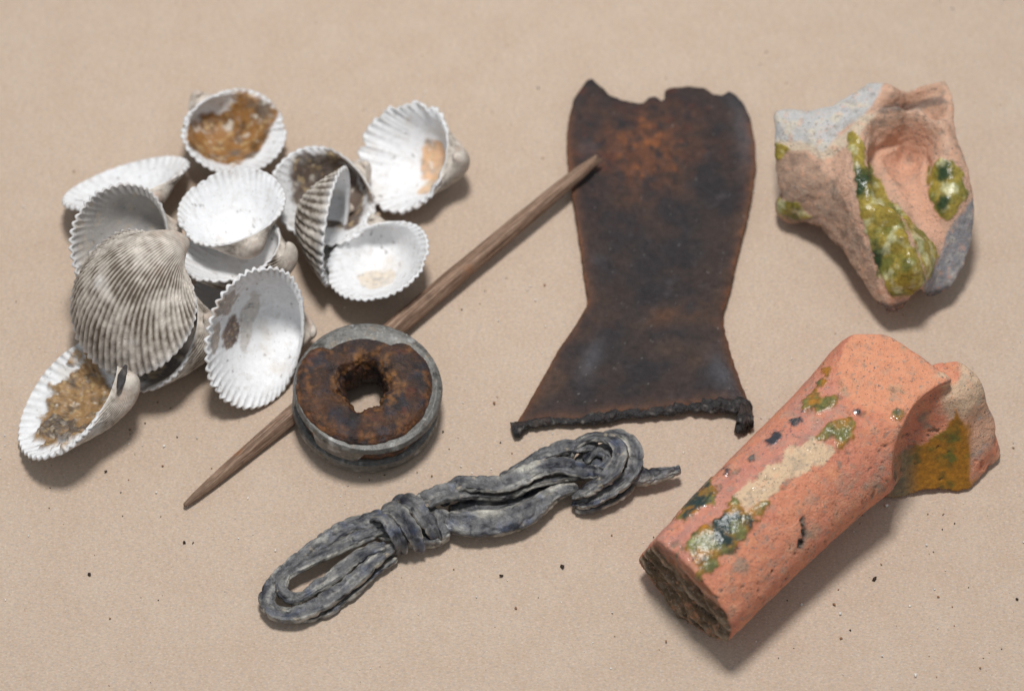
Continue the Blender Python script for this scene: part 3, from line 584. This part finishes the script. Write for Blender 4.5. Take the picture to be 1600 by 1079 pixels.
ribbon('strand', [(700, 800, .15), (760, 790, .2), (820, 775, .2), (880, 745, .25), (930, 735, .25)], [.4, .5, .5, .4], [.3, .3], [0, 0], 25)
# knot
ribbon('knot_strand', [(885, 722, .4), (898, 700, .65), (925, 685, .82), (955, 688, .92), (968, 706, .95), (962, 730, .9), (940, 752, .8), (915, 768, .62), (893, 778, .4)], [.24, .3, .36, .4, .4, .4, .36, .32, .22], [.2, .2, .2], [.5, .6, .3, 0, -.2, -.3], 31, cup=.18)
ribbon('knot_strand', [(940, 682, .5), (970, 680, .68), (990, 700, .74), (992, 726, .70), (975, 752, .62), (945, 774, .50), (915, 786, .36), (893, 788, .2)], [.24, .3, .36, .36, .36, .36, .34, .2], [.2, .2], [.3, .1, -.1, -.3], 32, cup=.18)
ribbon('knot_strand', [(992, 742, .35), (978, 768, .3), (945, 786, .24), (915, 794, .16), (900, 792, .12)], [.2, .3, .32, .28], [.18, .2], [-.2, -.3], 33, cup=.1)
ribbon('knot_strand', [(912, 722, .5), (930, 706, .62), (948, 712, .66), (944, 728, .6), (925, 738, .5)], [.24, .28, .26], [.24, .2], [0, .2], 34, cup=.1)
ribbon('knot_strand', [(900, 742, .3), (925, 722, .42), (950, 715, .46), (975, 730, .36)], [.5, .7, .7, .5], [.3, .3], [0, 0], 36, cup=.05)
ribbon('spike', [(962, 738, .45), (985, 736, .5), (1005, 744, .42), (1030, 741, .42), (1050, 736, .44), (1064, 733, .45)], [.5, .62, .5, .36, .30, .2], [.36, .36, .28, .24, .18], [-.2, -.2, 0], 35, cup=.05)
# ------------------------------------------------------------------ orange pottery handle (front right)
def pmask(uv, poly, edge=3.0, amp=7.0, q=None, sc=3.0, seed=0):
    sd = polysd(uv, poly)+amp*noise(q, sc, 4, seed); return sm(edge, -edge, sd)
OR = lin(224, 146, 114)
def comps(ff, nv):
    lab = np.arange(nv)
    while True:
        m = lab[ff].min(1); new = lab.copy()
        for k in range(4): np.minimum.at(new, ff[:, k], m)
        new = new[new]
        if (new == lab).all(): return lab[ff[:, 0]]
        lab = new
def regions(cls, f, nv):
    """faces of tiny islands go back to the body (class 0); tiny body islands go to the biggest class"""
    cls = cls.copy()
    for k in (1, 2, 3):
        i = np.where(cls == k)[0]
        if not len(i): continue
        u, inv, cnt = np.unique(comps(f[i], nv), return_inverse=True, return_counts=True)
        small = cnt < (60 if k == 1 else cnt.max()); cls[i[small[inv]]] = 0
    i = np.where(cls == 0)[0]; u, inv, cnt = np.unique(comps(f[i], nv), return_inverse=True, return_counts=True)
    cls[i[(cnt < cnt.max())[inv]]] = 3 if (cls == 3).any() else 2
    for k in (2, 3):
        i = np.where(cls == k)[0]
        if not len(i): continue
        u, inv, cnt = np.unique(comps(f[i], nv), return_inverse=True, return_counts=True); cls[i[(cnt < cnt.max())[inv]]] = 0
    return cls
def emit(nm, ff, mt, v, c, G, root, N_):
    if not len(ff): return
    cl = comps(ff, len(v)) if nm == 'glaze' else np.zeros(len(ff))
    for q in np.unique(cl):
        fq = ff[cl == q]; u, inv = np.unique(fq, return_inverse=True)
        mesh_obj(nm, v[u], inv.reshape(-1, 4), mt, c[u], G[u], root, normals=N_[u])
def handle():
    E0, H0 = P(1062, 917, 1.38), P(1348, 662, 1.66); ax = H0-E0; ax /= np.linalg.norm(ax)
    sd_ = np.cross(ax, [0, 0, 1]); sd_ /= np.linalg.norm(sd_); up_ = np.cross(sd_, ax)
    ztop = 2.92
    def head_plane(a, b, z, tilt=0.0):
        A, B = P(*a, z), P(*b, z); n = np.array([(B-A)[1], -(B-A)[0], 0]); n /= np.linalg.norm(n)
        if (P(1380, 630, z)-A)@n > 0: n = -n
        return A, n*math.cos(tilt)+np.array([0, 0, 1])*math.sin(tilt)
    hp = [head_plane((1327, 517), (1388, 517), ztop, .1), head_plane((1388, 517), (1498, 592), ztop, .1), head_plane((1268, 580), (1327, 517), 2.5, .25), head_plane((1498, 590), (1512, 640), 2.3, .0)]
    S0 = P(1476, 668, 1.6); sN = np.array([.106, -.85, .517])
    EA = P(1543, 660, 1.6); eN = np.array([.889, -.26, .373]); BA = P(1500, 645, 1.9); bN = np.array([.56, -.64, .52])
    def fn(G):
        d = G-E0; t = d@ax; a = d@sd_; b = d@up_; z = G[..., 2]
        flare = sm(5.0, 7.6, t)
        ra = 1.52+.10*np.exp(-(t/1.4)**2)+.02*t-.06*np.exp(-((t-4.0)/1.6)**2)+flare*(.16+.1*np.sign(-a)); rb = 1.36+flare*.5
        k = np.sqrt((a/ra)**2+(b/rb)**2); ang = np.arctan2(b/rb, a/ra)
        body = (k*(1+.003*np.cos(6*ang+.4)+.002*np.cos(9*ang))-1)*np.minimum(ra, rb)
        body = smax(body, -t+.06*b, .10)
        body = smax(body, z-ztop+.05*(t-6), .035)
        for A, n in hp: body = smax(body, (G-A)@n, .14)
        hol = (np.sqrt(((t-6.95)/1.9)**2+((a-2.3)/1.6)**2+((b-.4)/2.2)**2)-1)*1.6
        body = smax(body, -hol, .10)
        s = (G-S0)@sN; e = (G-EA)@eN
        slab = smax(s+.10*np.sin(z*1.5), -(s+.80), .1)
        slab = smax(slab, e+.08*np.sin(z*3), .08); slab = smax(slab, (G-BA)@bN+.05*np.sin(z*5+1), .05); slab = smax(slab, -(G[..., 0]-8.75), .12); slab = smax(slab, z-2.35, .15); slab = smax(slab, .10+.05*np.sin(G[..., 0]*4)-z, .05)
        slab = smax(slab, -(a-.2), .1); slab = smax(slab, t-8.6, .2)
        m = smin(body, slab, .12)
        return smax(m, .01-z, .02)
    lo_ = np.array([E0[0]-2.2, E0[1]-2.2, -.1]); hi_ = np.array([P(1570, 600, 0)[0]+.3, P(1400, 480, 0)[1], 3.3])
    v, f = surface_nets(fn, lo_, hi_, .045)
    nrm = vnormals(v, f)
    d = v-E0; t = d@ax; endm = sm(.10, .0, t)*sm(-.5, -.8, nrm@ax)
    disp = .03*noise(v, 1.2, 3, 1)+.02*noise(v, 4, 4, 2)+.006*noise(v, 14, 3, 3)
    strata = noise(np.stack([(d@up_)*4.5+(d@sd_)*1.0, (d@sd_)*1.2, t], -1), 1, 5, 8)
    disp += endm*(.20*strata+.16*noise(v, 2.0, 4, 4)-.03)
    pits = sm(.30, .48, noise(v, 3.2, 3, 301))*.07+sm(.36, .5, noise(v, 7, 3, 302))*.04; disp -= pits*(1-endm)
    v = v+nrm*disp[:, None]; v[:, 2] = np.maximum(v[:, 2], .004); nrm = vnormals(v, f)
    uv = proj(v); vis = (nrm@(-FW)) > -.1
    n1 = noise(v, 1.0, 4, 5); n2 = noise(v, 3, 5, 6); n3 = noise(v, 8, 4, 7)
    c = np.tile(OR, (len(v), 1)); c = mixc(c, lin(216, 138, 112), sm(-.2, .4, n1)); c = mixc(c, lin(232, 158, 118), .8*sm(.0, .5, n2))
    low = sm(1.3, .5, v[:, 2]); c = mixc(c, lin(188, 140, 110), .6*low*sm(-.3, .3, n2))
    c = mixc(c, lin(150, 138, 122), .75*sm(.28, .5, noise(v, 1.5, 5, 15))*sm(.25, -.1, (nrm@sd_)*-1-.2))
    c = mixc(c, lin(120, 112, 100), .6*sm(.33, .5, noise(v, 4, 4, 16)))
    pink = pmask(uv, [(1000, 835), (1180, 700), (1290, 590), (1330, 610), (1290, 690), (1190, 770), (1120, 850), (1085, 880), (1040, 865)], 22, 34, v, 1.3, 17)*vis
    c = mixc(c, lin(208, 144, 130), .7*pink*sm(-.5, .2, n2)); c = mixc(c, lin(176, 136, 128), .5*pink*sm(.05, .4, noise(np.stack([t*.5, (d@sd_)*3, d@up_], -1), 1, 4, 44)))
    fac = pmask(uv, [(1318, 520), (1388, 514), (1500, 600), (1440, 640), (1400, 648), (1345, 636), (1312, 612), (1310, 560)], 4, 5, v, 2, 18)*vis*sm(.75, .9, nrm[:, 2])
    c = mixc(c, mixc(np.tile(lin(234, 160, 124), (len(v), 1)), lin(180, 160, 130), .7*sm(.15, .45, noise(v, 1.8, 5, 19))), fac)
    gloss = .12*pink
    sline = pmask(uv, [(1225, 835), (1370, 700), (1400, 690), (1398, 712), (1330, 790), (1240, 870)], 10, 16, v, 2.5, 27)*vis
    c = mixc(c, lin(150, 140, 126), .45*sline*sm(-.1, .3, n2))
    cream = [(1150, 775), (1165, 757), (1205, 730), (1240, 700), (1272, 682), (1290, 690), (1302, 697), (1290, 715), (1262, 738), (1225, 760), (1195, 780), (1165, 800)]
    cr = pmask(uv, cream, 2.0, 24, v, 2.6, 20)*vis; c = mixc(c, lin(230, 198, 162), cr)
    c = mixc(c, lin(160, 152, 140), cr*.6*sm(.1, .3, n3)*sm(1200, 1280, uv[:, 0]))
    # glaze patches, thick and glassy with a brown outline
    G = np.zeros(len(v)); 
    big = [(1062, 868), (1080, 845), (1120, 805), (1150, 775), (1185, 770), (1200, 788), (1188, 808), (1168, 830), (1140, 862), (1105, 900), (1092, 905), (1085, 885)]
    up1 = [(1062, 795), (1085, 765), (1105, 750), (1122, 758), (1120, 778), (1095, 795), (1070, 812), (1050, 812)]
    small = [[(1255, 625), (1275, 614), (1310, 616), (1316, 625), (1300, 636), (1268, 641), (1254, 640)], [(1260, 695), (1285, 672), (1305, 655), (1330, 650), (1337, 662), (1330, 685), (1316, 700), (1306, 700), (1300, 685), (1272, 690)],
             [(1275, 592), (1284, 588), (1292, 594), (1288, 604), (1276, 606)], [(1284, 574), (1298, 572), (1302, 580), (1294, 588), (1284, 584)], [(1395, 640), (1410, 640), (1414, 650), (1404, 656), (1394, 648)]]
    dark = [[(1196, 688), (1210, 674), (1224, 674), (1222, 686), (1206, 698), (1196, 700)], [(1236, 656), (1252, 652), (1254, 660), (1240, 668)], [(1332, 640), (1346, 638), (1346, 648), (1334, 650)], [(1130, 732), (1142, 728), (1142, 738), (1130, 742)], [(1170, 715), (1178, 710), (1180, 718), (1172, 722)]]
    for k, pl in enumerate([big, up1]+small):
        m = pmask(uv, pl, 1.6, 26 if k < 2 else 14, v, 3.2, 30+k)*vis*(1-cr); inner = pmask(uv, pl, 7, 26 if k < 2 else 14, v, 3.2, 30+k)
        cen = np.mean(pl, 0); dd = np.hypot(*(uv-cen).T)
        gc = mixc(np.tile(lin(176, 118, 42), (len(v), 1)), lin(118, 116, 68), inner*sm(-.3, .2, noise(v, 2.5, 4, 60+k)))
        if k < 2: gc = mixc(gc, lin(46, 62, 60), inner*sm(.05, .35, noise(v, 2.4, 4, 70+k)+.45*np.exp(-(dd/28)**2))); gc = mixc(gc, lin(170, 174, 120), .6*inner*sm(.2, .5, noise(v, 3.5, 4, 75+k)))
        else: gc = mixc(gc, lin(70, 80, 50), .8*sm(.15, .4, noise(v, 4, 3, 70+k)))
        rimb = m*(1-pmask(uv, pl, 4, 26 if k < 2 else 14, v, 3.2, 30+k)**3); gc = mixc(gc, lin(124, 70, 48), .6*rimb)
        c = mixc(c, gc, m); G = np.maximum(G, m)
    for k, pl in enumerate(dark):
        m = pmask(uv, pl, 1.5, 12, v, 4, 90+k)*vis; c = mixc(c, lin(62, 62, 68), m); G = np.maximum(G, m)
    fl = sm(.40, .44, noise(v, 7, 3, 95))*pink*vis; c = mixc(c, lin(96, 84, 96), .8*fl)
    # broken end
    e2 = np.clip(endm*1.4, 0, 1)*sm(.35, .0, t); ec = mixc(np.tile(lin(104, 86, 66), (len(v), 1)), lin(170, 150, 128), sm(.05, .45, strata)); ec = mixc(ec, lin(52, 40, 30), sm(0, .4, -strata+.4*n3)); ec = mixc(ec, lin(172, 116, 76), .7*sm(.1, .4, noise(v, 2, 4, 97))*low)
    c = mixc(c, ec, e2); G *= (1-e2)
    # worn grey and pale dirt settled in the pits
    c = mixc(c, lin(148, 132, 112), .7*np.clip(pits/.07, 0, 1))
    # gouges in the side
    for k, pl in enumerate([[(1250, 812), (1256, 806), (1260, 822), (1254, 826)], [(1252, 828), (1260, 824), (1262, 836), (1256, 840)], [(1248, 842), (1258, 842), (1254, 858), (1247, 856)]]):
        m = pmask(uv, pl, 2, 2, v, 5, 190+k)*vis; c = mixc(c, lin(46, 40, 36), m); v = v-nrm*(.06*m)[:, None]
    # vessel wall colours
    s = (v-S0)@sN; e = (v-BA)@bN
    front = sm(-.30, -.12, s)*sm(8.6, 9.0, v[:, 0])*sm(.35, .7, nrm@sN)*sm(.0, -.07, e)
    glz = pmask(uv, [(1375, 785), (1388, 738), (1402, 714), (1420, 700), (1445, 690), (1476, 665), (1500, 625), (1520, 640), (1520, 690), (1524, 730), (1530, 775)], 2, 16, v, 2.5, 99)*front*vis
    gc = mixc(np.tile(lin(160, 108, 28), (len(v), 1)), lin(100, 96, 36), sm(0, .4, noise(v, 2.2, 4, 101))); gc = mixc(gc, lin(66, 84, 44), .8*sm(.2, .45, noise(v, 1.9, 4, 103))); gc = mixc(gc, lin(130, 120, 98), sm(1440, 1405, uv[:, 0])*.8)
    c = mixc(c, gc, glz); G = np.maximum(G, glz)
    wedge = sm(8.8, 9.2, v[:, 0])*sm(.1, .0, s)*(sm(-.25, -.1, e)+sm(10.3, 10.5, v[:, 0])).clip(0, 1)*(1-glz)*sm(7.0, 7.3, t)
    wc = mixc(np.tile(lin(206, 164, 136), (len(v), 1)), lin(150, 144, 138), sm(0, .35, n2)); wc = mixc(wc, lin(236, 150, 116), sm(1.0, .4, v[:, 2])*sm(-.1, .3, n1+.1)); wc = mixc(wc, lin(226, 200, 168), sm(1.5, 2.0, v[:, 2])*.8)
    c = mixc(c, wc, np.clip(wedge, 0, 1)*.9); wallm = front; wedge = np.maximum(wedge, front)
    v = v+nrm*(.035*G*(1+.5*n2))[:, None]
    root = empty('earthenware_fragment', np.array([*(E0+ax*4)[:2], 0]), 'broken orange earthenware handle with streaks of olive glaze and a piece of vessel wall', 'pottery shard')
    gm = G > .5; em = (e2 > .5) & ~gm; wm = ((wedge > .5) | (wallm*vis > .5)) & ~gm & ~em; rest = ~(gm | em | wm)
    lab = np.where(gm, 1, np.where(em, 2, np.where(wm, 3, 0)))
    fmx = regions(np.sort(lab[f], 1)[:, 2], f, len(v)); N_ = vnormals(v, f)
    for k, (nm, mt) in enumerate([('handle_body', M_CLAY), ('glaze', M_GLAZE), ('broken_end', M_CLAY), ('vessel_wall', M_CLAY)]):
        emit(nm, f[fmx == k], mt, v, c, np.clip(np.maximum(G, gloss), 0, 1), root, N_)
handle()

# ------------------------------------------------------------------ hollowed pottery shard (top right)
def shard():
    out = [(1210, 168, 2.3), (1262, 168, 2.3), (1300, 160, 2.4), (1332, 140, 2.5), (1358, 124, 2.5), (1378, 122, 2.6), (1400, 130, 2.7), (1440, 124, 2.6), (1478, 120, 2.6), (1490, 140, 2.6), (1492, 180, 2.6), (1497, 215, 2.5), (1512, 250, 2.3), (1521, 290, 2.1), (1524, 330, 1.8), (1520, 370, 1.4), (1508, 410, 1.1), (1488, 440, 1.0), (1450, 462, .9), (1410, 484, .8), (1386, 488, .8), (1370, 470, .9), (1340, 425, 1.1), (1310, 380, 1.0), (1282, 352, 1.0), (1250, 338, .9), (1226, 320, 1.0), (1216, 280, 1.4), (1212, 235, 1.8)]
    hp = [(1225, 180, 2.35), (1220, 212, 2.1), (1262, 178, 2.4), (1262, 214, 2.25), (1284, 232, 2.3), (1310, 168, 2.45), (1312, 205, 2.4), (1340, 175, 2.5), 
          (1400, 142, 2.75), (1400, 160, 2.85), (1440, 158, 2.85), (1480, 165, 2.75), (1362, 192, 2.85), (1350, 212, 2.8), (1382, 176, 3.0), (1410, 168, 3.05), (1442, 174, 3.0), (1464, 192, 2.9), (1475, 225, 2.65),
          (1368, 226, 1.8), (1388, 205, 1.5), (1415, 196, 1.4), (1445, 208, 1.6), (1380, 250, 1.65), (1410, 235, 1.45), (1440, 245, 1.55), (1400, 285, 1.75), (1430, 300, 1.65), (1460, 260, 2.2), (1460, 300, 2.1), (1430, 340, 1.7), (1455, 350, 1.7), (1465, 380, 1.6),
          (1495, 240, 2.5), (1490, 280, 2.35), (1480, 320, 2.15), (1505, 290, 2.3), (1500, 320, 2.1), (1515, 320, 1.9), (1500, 360, 1.6), (1480, 400, 1.3), (1460, 435, 1.1), (1510, 380, 1.3),
          (1330, 220, 2.65), (1335, 250, 2.7), (1350, 285, 2.5), (1370, 320, 2.35), (1385, 360, 2.15), (1400, 400, 1.95), (1410, 440, 1.8), (1393, 328, 2.75), (1409, 370, 2.55), (1425, 412, 2.25), (1375, 285, 2.5), (1438, 450, 1.6),
          (1400, 318, 2.2), (1420, 360, 2.0), (1440, 405, 1.8), (1450, 430, 1.6), (1440, 380, 2.1), (1455, 410, 1.85),
          (1310, 235, 2.45), (1320, 280, 2.45), (1340, 330, 2.3), (1360, 380, 2.0), (1380, 440, 1.5), (1385, 470, 1.2),
          (1300, 250, 2.1), (1305, 290, 2.0), (1325, 340, 1.8), (1345, 390, 1.5), (1365, 440, 1.2),
          (1230, 240, 1.9), (1260, 245, 2.0), (1235, 280, 1.7), (1270, 290, 1.8), (1250, 315, 1.4), (1290, 330, 1.5), (1320, 375, 1.3), (1345, 425, 1.2)]
    A = np.array([P(*q) for q in out]); B = np.array([P(*q) for q in hp]); allp = np.concatenate([A*[1, 1, 1]-[0, 0, .12], B])
    X0 = allp[:, :2]; d = np.hypot(*(X0[:, None]-X0[None]).transpose(2, 0, 1)); n = len(X0)
    K = np.sqrt(d*d+.03); Am = np.block([[K+np.eye(n)*.05*-1, np.ones((n, 1)), X0], [np.ones((1, n)), np.zeros((1, 3))], [X0.T, np.zeros((2, 3))]])
    w = np.linalg.solve(Am, np.concatenate([allp[:, 2], np.zeros(3)]))
    def top(xy): dd = np.sqrt(((xy[:, None]-X0[None])**2).sum(-1)+.03); return dd@w[:n]+w[n]+xy@w[n+1:]
    poly = A[:, :2]
    lo_ = np.array([A[:, 0].min()-.3, A[:, 1].min()-.3, -.05]); hi_ = np.array([A[:, 0].max()+.3, A[:, 1].max()+.3, 3.3])
    cm = poly.mean(0)
    def fn(G):
        xy = G[:, :, 0, :2].reshape(-1, 2); T = top(xy).reshape(G.shape[:2])[..., None]; s = polysd(xy, poly).reshape(G.shape[:2])[..., None]; z = G[..., 2]
        zt = np.clip((T-z), 0, 9)
        side = s+.42*zt*sm(0, .5, zt)                      # walls lean inwards below
        m = smax((z-T)*.75, side, .10)
        foot = np.sqrt(((G-(P(1246, 322, .55)))**2/np.array([.55, .45, .5])**2).sum(-1))-1
        m = smin(m, foot*.45, .2)
        hc = P(1410, 233, 2.85); q = G-hc; el = (np.sqrt(((q[..., 0]-.1*q[..., 1])/.82)**2+(q[..., 1]/np.where(q[..., 1] > 0, .88, 1.6))**2)-1)*.75
        m = smax(m, -smax(el, 1.80-.10*q[..., 1]-z, .14), .04)
        arch = np.sqrt((((G-P(1330, 400, .0))@np.array([.62, -.78, 0]))/1.5)**2+((z)/.75)**2)-1
        return smax(smax(m, -arch*.7, .1), .01-z, .03)
    v, f = surface_nets(fn, lo_, hi_, .045); nrm = vnormals(v, f)
    brk = sm(.2, .6, 1-np.abs(nrm[:, 2]))
    v = v+nrm*(.03*noise(v, 1.5, 4, 1)+.018*noise(v, 6, 4, 2)*(1+brk))[:, None]; v[:, 2] = np.maximum(v[:, 2], .004); nrm = vnormals(v, f)
    uv = proj(v); n1 = noise(v, 1.2, 4, 5); n2 = noise(v, 3.2, 5, 6)
    c = np.tile(lin(222, 180, 154), (len(v), 1)); c = mixc(c, lin(204, 164, 138), sm(-.1, .4, n1)); c = mixc(c, lin(150, 128, 110), .6*sm(.15, .45, n2))
    pm = lambda pl, e=3, a=5, s=0: pmask(uv, pl, e, a, v, 3, s)
    flo = pm([(1362, 232), (1390, 200), (1430, 190), (1455, 205), (1462, 250), (1455, 290), (1470, 330), (1478, 370), (1462, 390), (1430, 340), (1400, 300), (1375, 270)], 8, 5, 3); c = mixc(c, lin(226, 176, 148), flo)
    c = mixc(c, lin(120, 110, 100), .8*sm(.25, .4, noise(v, 3, 4, 9))*pm([(1395, 160), (1490, 130), (1495, 175), (1440, 170), (1400, 172)], 8, 6, 4))
    c = mixc(c, lin(110, 100, 96), .7*pm([(1362, 178), (1380, 166), (1440, 158), (1470, 150), (1480, 160), (1440, 170), (1390, 176)], 3, 4, 8))
    grey = pm([(1200, 160), (1262, 160), (1300, 152), (1332, 132), (1358, 116), (1384, 122), (1372, 150), (1350, 180), (1320, 200), (1300, 222), (1286, 240), (1262, 226), (1236, 222), (1206, 226)], 3, 5, 5)
    gc = mixc(np.tile(lin(204, 202, 200), (len(v), 1)), lin(222, 212, 194), sm(.0, .35, n2)); gc = mixc(gc, lin(132, 132, 138), .7*sm(.2, .5, noise(v, 2, 4, 12))); c = mixc(c, gc, grey)
    cl = pm([(1205, 222), (1236, 218), (1262, 222), (1286, 236), (1300, 222), (1350, 180), (1372, 176), (1340, 215), (1300, 246), (1286, 252), (1262, 236), (1206, 234)], 3, 4, 6); c = mixc(c, lin(222, 206, 182), .8*cl)
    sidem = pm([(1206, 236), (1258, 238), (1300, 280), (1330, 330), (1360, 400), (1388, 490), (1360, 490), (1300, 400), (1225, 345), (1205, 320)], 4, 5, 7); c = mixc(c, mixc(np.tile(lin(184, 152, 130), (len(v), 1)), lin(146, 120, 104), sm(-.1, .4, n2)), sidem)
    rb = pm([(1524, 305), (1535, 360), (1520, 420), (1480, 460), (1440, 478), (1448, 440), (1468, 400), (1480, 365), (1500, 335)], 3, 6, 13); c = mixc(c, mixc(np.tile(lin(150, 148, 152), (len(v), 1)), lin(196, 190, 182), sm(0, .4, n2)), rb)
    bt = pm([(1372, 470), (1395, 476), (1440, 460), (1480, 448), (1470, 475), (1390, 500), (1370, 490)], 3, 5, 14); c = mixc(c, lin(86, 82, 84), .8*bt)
    G = np.zeros(len(v))
    yel, grn, drk, pal = lin(160, 140, 62), lin(112, 112, 52), lin(34, 60, 36), lin(206, 206, 140)
    def glaze(pl, seed, spots=(), am=5):
        nonlocal c, G
        m = pmask(uv, pl, 1.8, am*2.2, v, 2.6, seed)*(nrm@(-FW) > 0); g = mixc(np.tile(yel, (len(v), 1)), grn, sm(-.1, .35, noise(v, 2, 4, seed+1))); g = mixc(g, lin(206, 202, 158), .8*sm(.02, .35, noise(v, 2.6, 4, seed+2))); g = mixc(g, lin(96, 70, 26), .7*sm(.2, .5, noise(v, 2.2, 4, seed+9))); g = mixc(g, lin(150, 96, 24), .6*sm(.25, .5, noise(v, 1.8, 4, seed+3)))
        for (x, y, r) in spots: g = mixc(g, drk, .95*sm(1.1, .3, np.hypot(uv[:, 0]-x, (uv[:, 1]-y)*.7)/r+1.1*noise(v, 2.4, 5, seed+4)))
        c = mixc(c, g, m); G = np.maximum(G, m)
    glaze([(1324, 206), (1340, 204), (1350, 220), (1352, 250), (1362, 262), (1385, 300), (1410, 345), (1432, 395), (1448, 440), (1436, 456), (1390, 468), (1378, 440), (1366, 400), (1352, 360), (1338, 310)], 20, [(1350, 284, 24), (1366, 402, 22)])
    glaze([(1398, 318), (1430, 350), (1462, 385), (1466, 400), (1450, 440), (1440, 410), (1420, 360)], 30, am=3)
    glaze([(1452, 262), (1470, 250), (1488, 250), (1500, 265), (1512, 300), (1498, 330), (1482, 346), (1466, 330), (1450, 300)], 40, [(1474, 270, 15), (1474, 318, 13)])
    glaze([(1208, 222), (1232, 226), (1238, 234), (1216, 250), (1208, 246)], 50)
    glaze([(1214, 310), (1248, 318), (1268, 338), (1240, 345), (1218, 334)], 55)
    v = v+nrm*(.03*G)[:, None]
    root = empty('pottery_shard', np.array([*cm, 0]), 'hollowed pottery fragment with green and yellow glazed ridge and grey broken edges', 'pottery shard')
    gm = G > .5; lab = np.where(gm, 1, np.where((grey > .5) | (rb > .5) | (bt > .5), 2, 0)); fmx = regions(np.sort(lab[f], 1)[:, 2], f, len(v)); N_ = vnormals(v, f)
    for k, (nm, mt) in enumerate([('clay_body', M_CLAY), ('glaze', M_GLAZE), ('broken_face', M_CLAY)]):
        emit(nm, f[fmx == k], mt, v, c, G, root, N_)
shard()
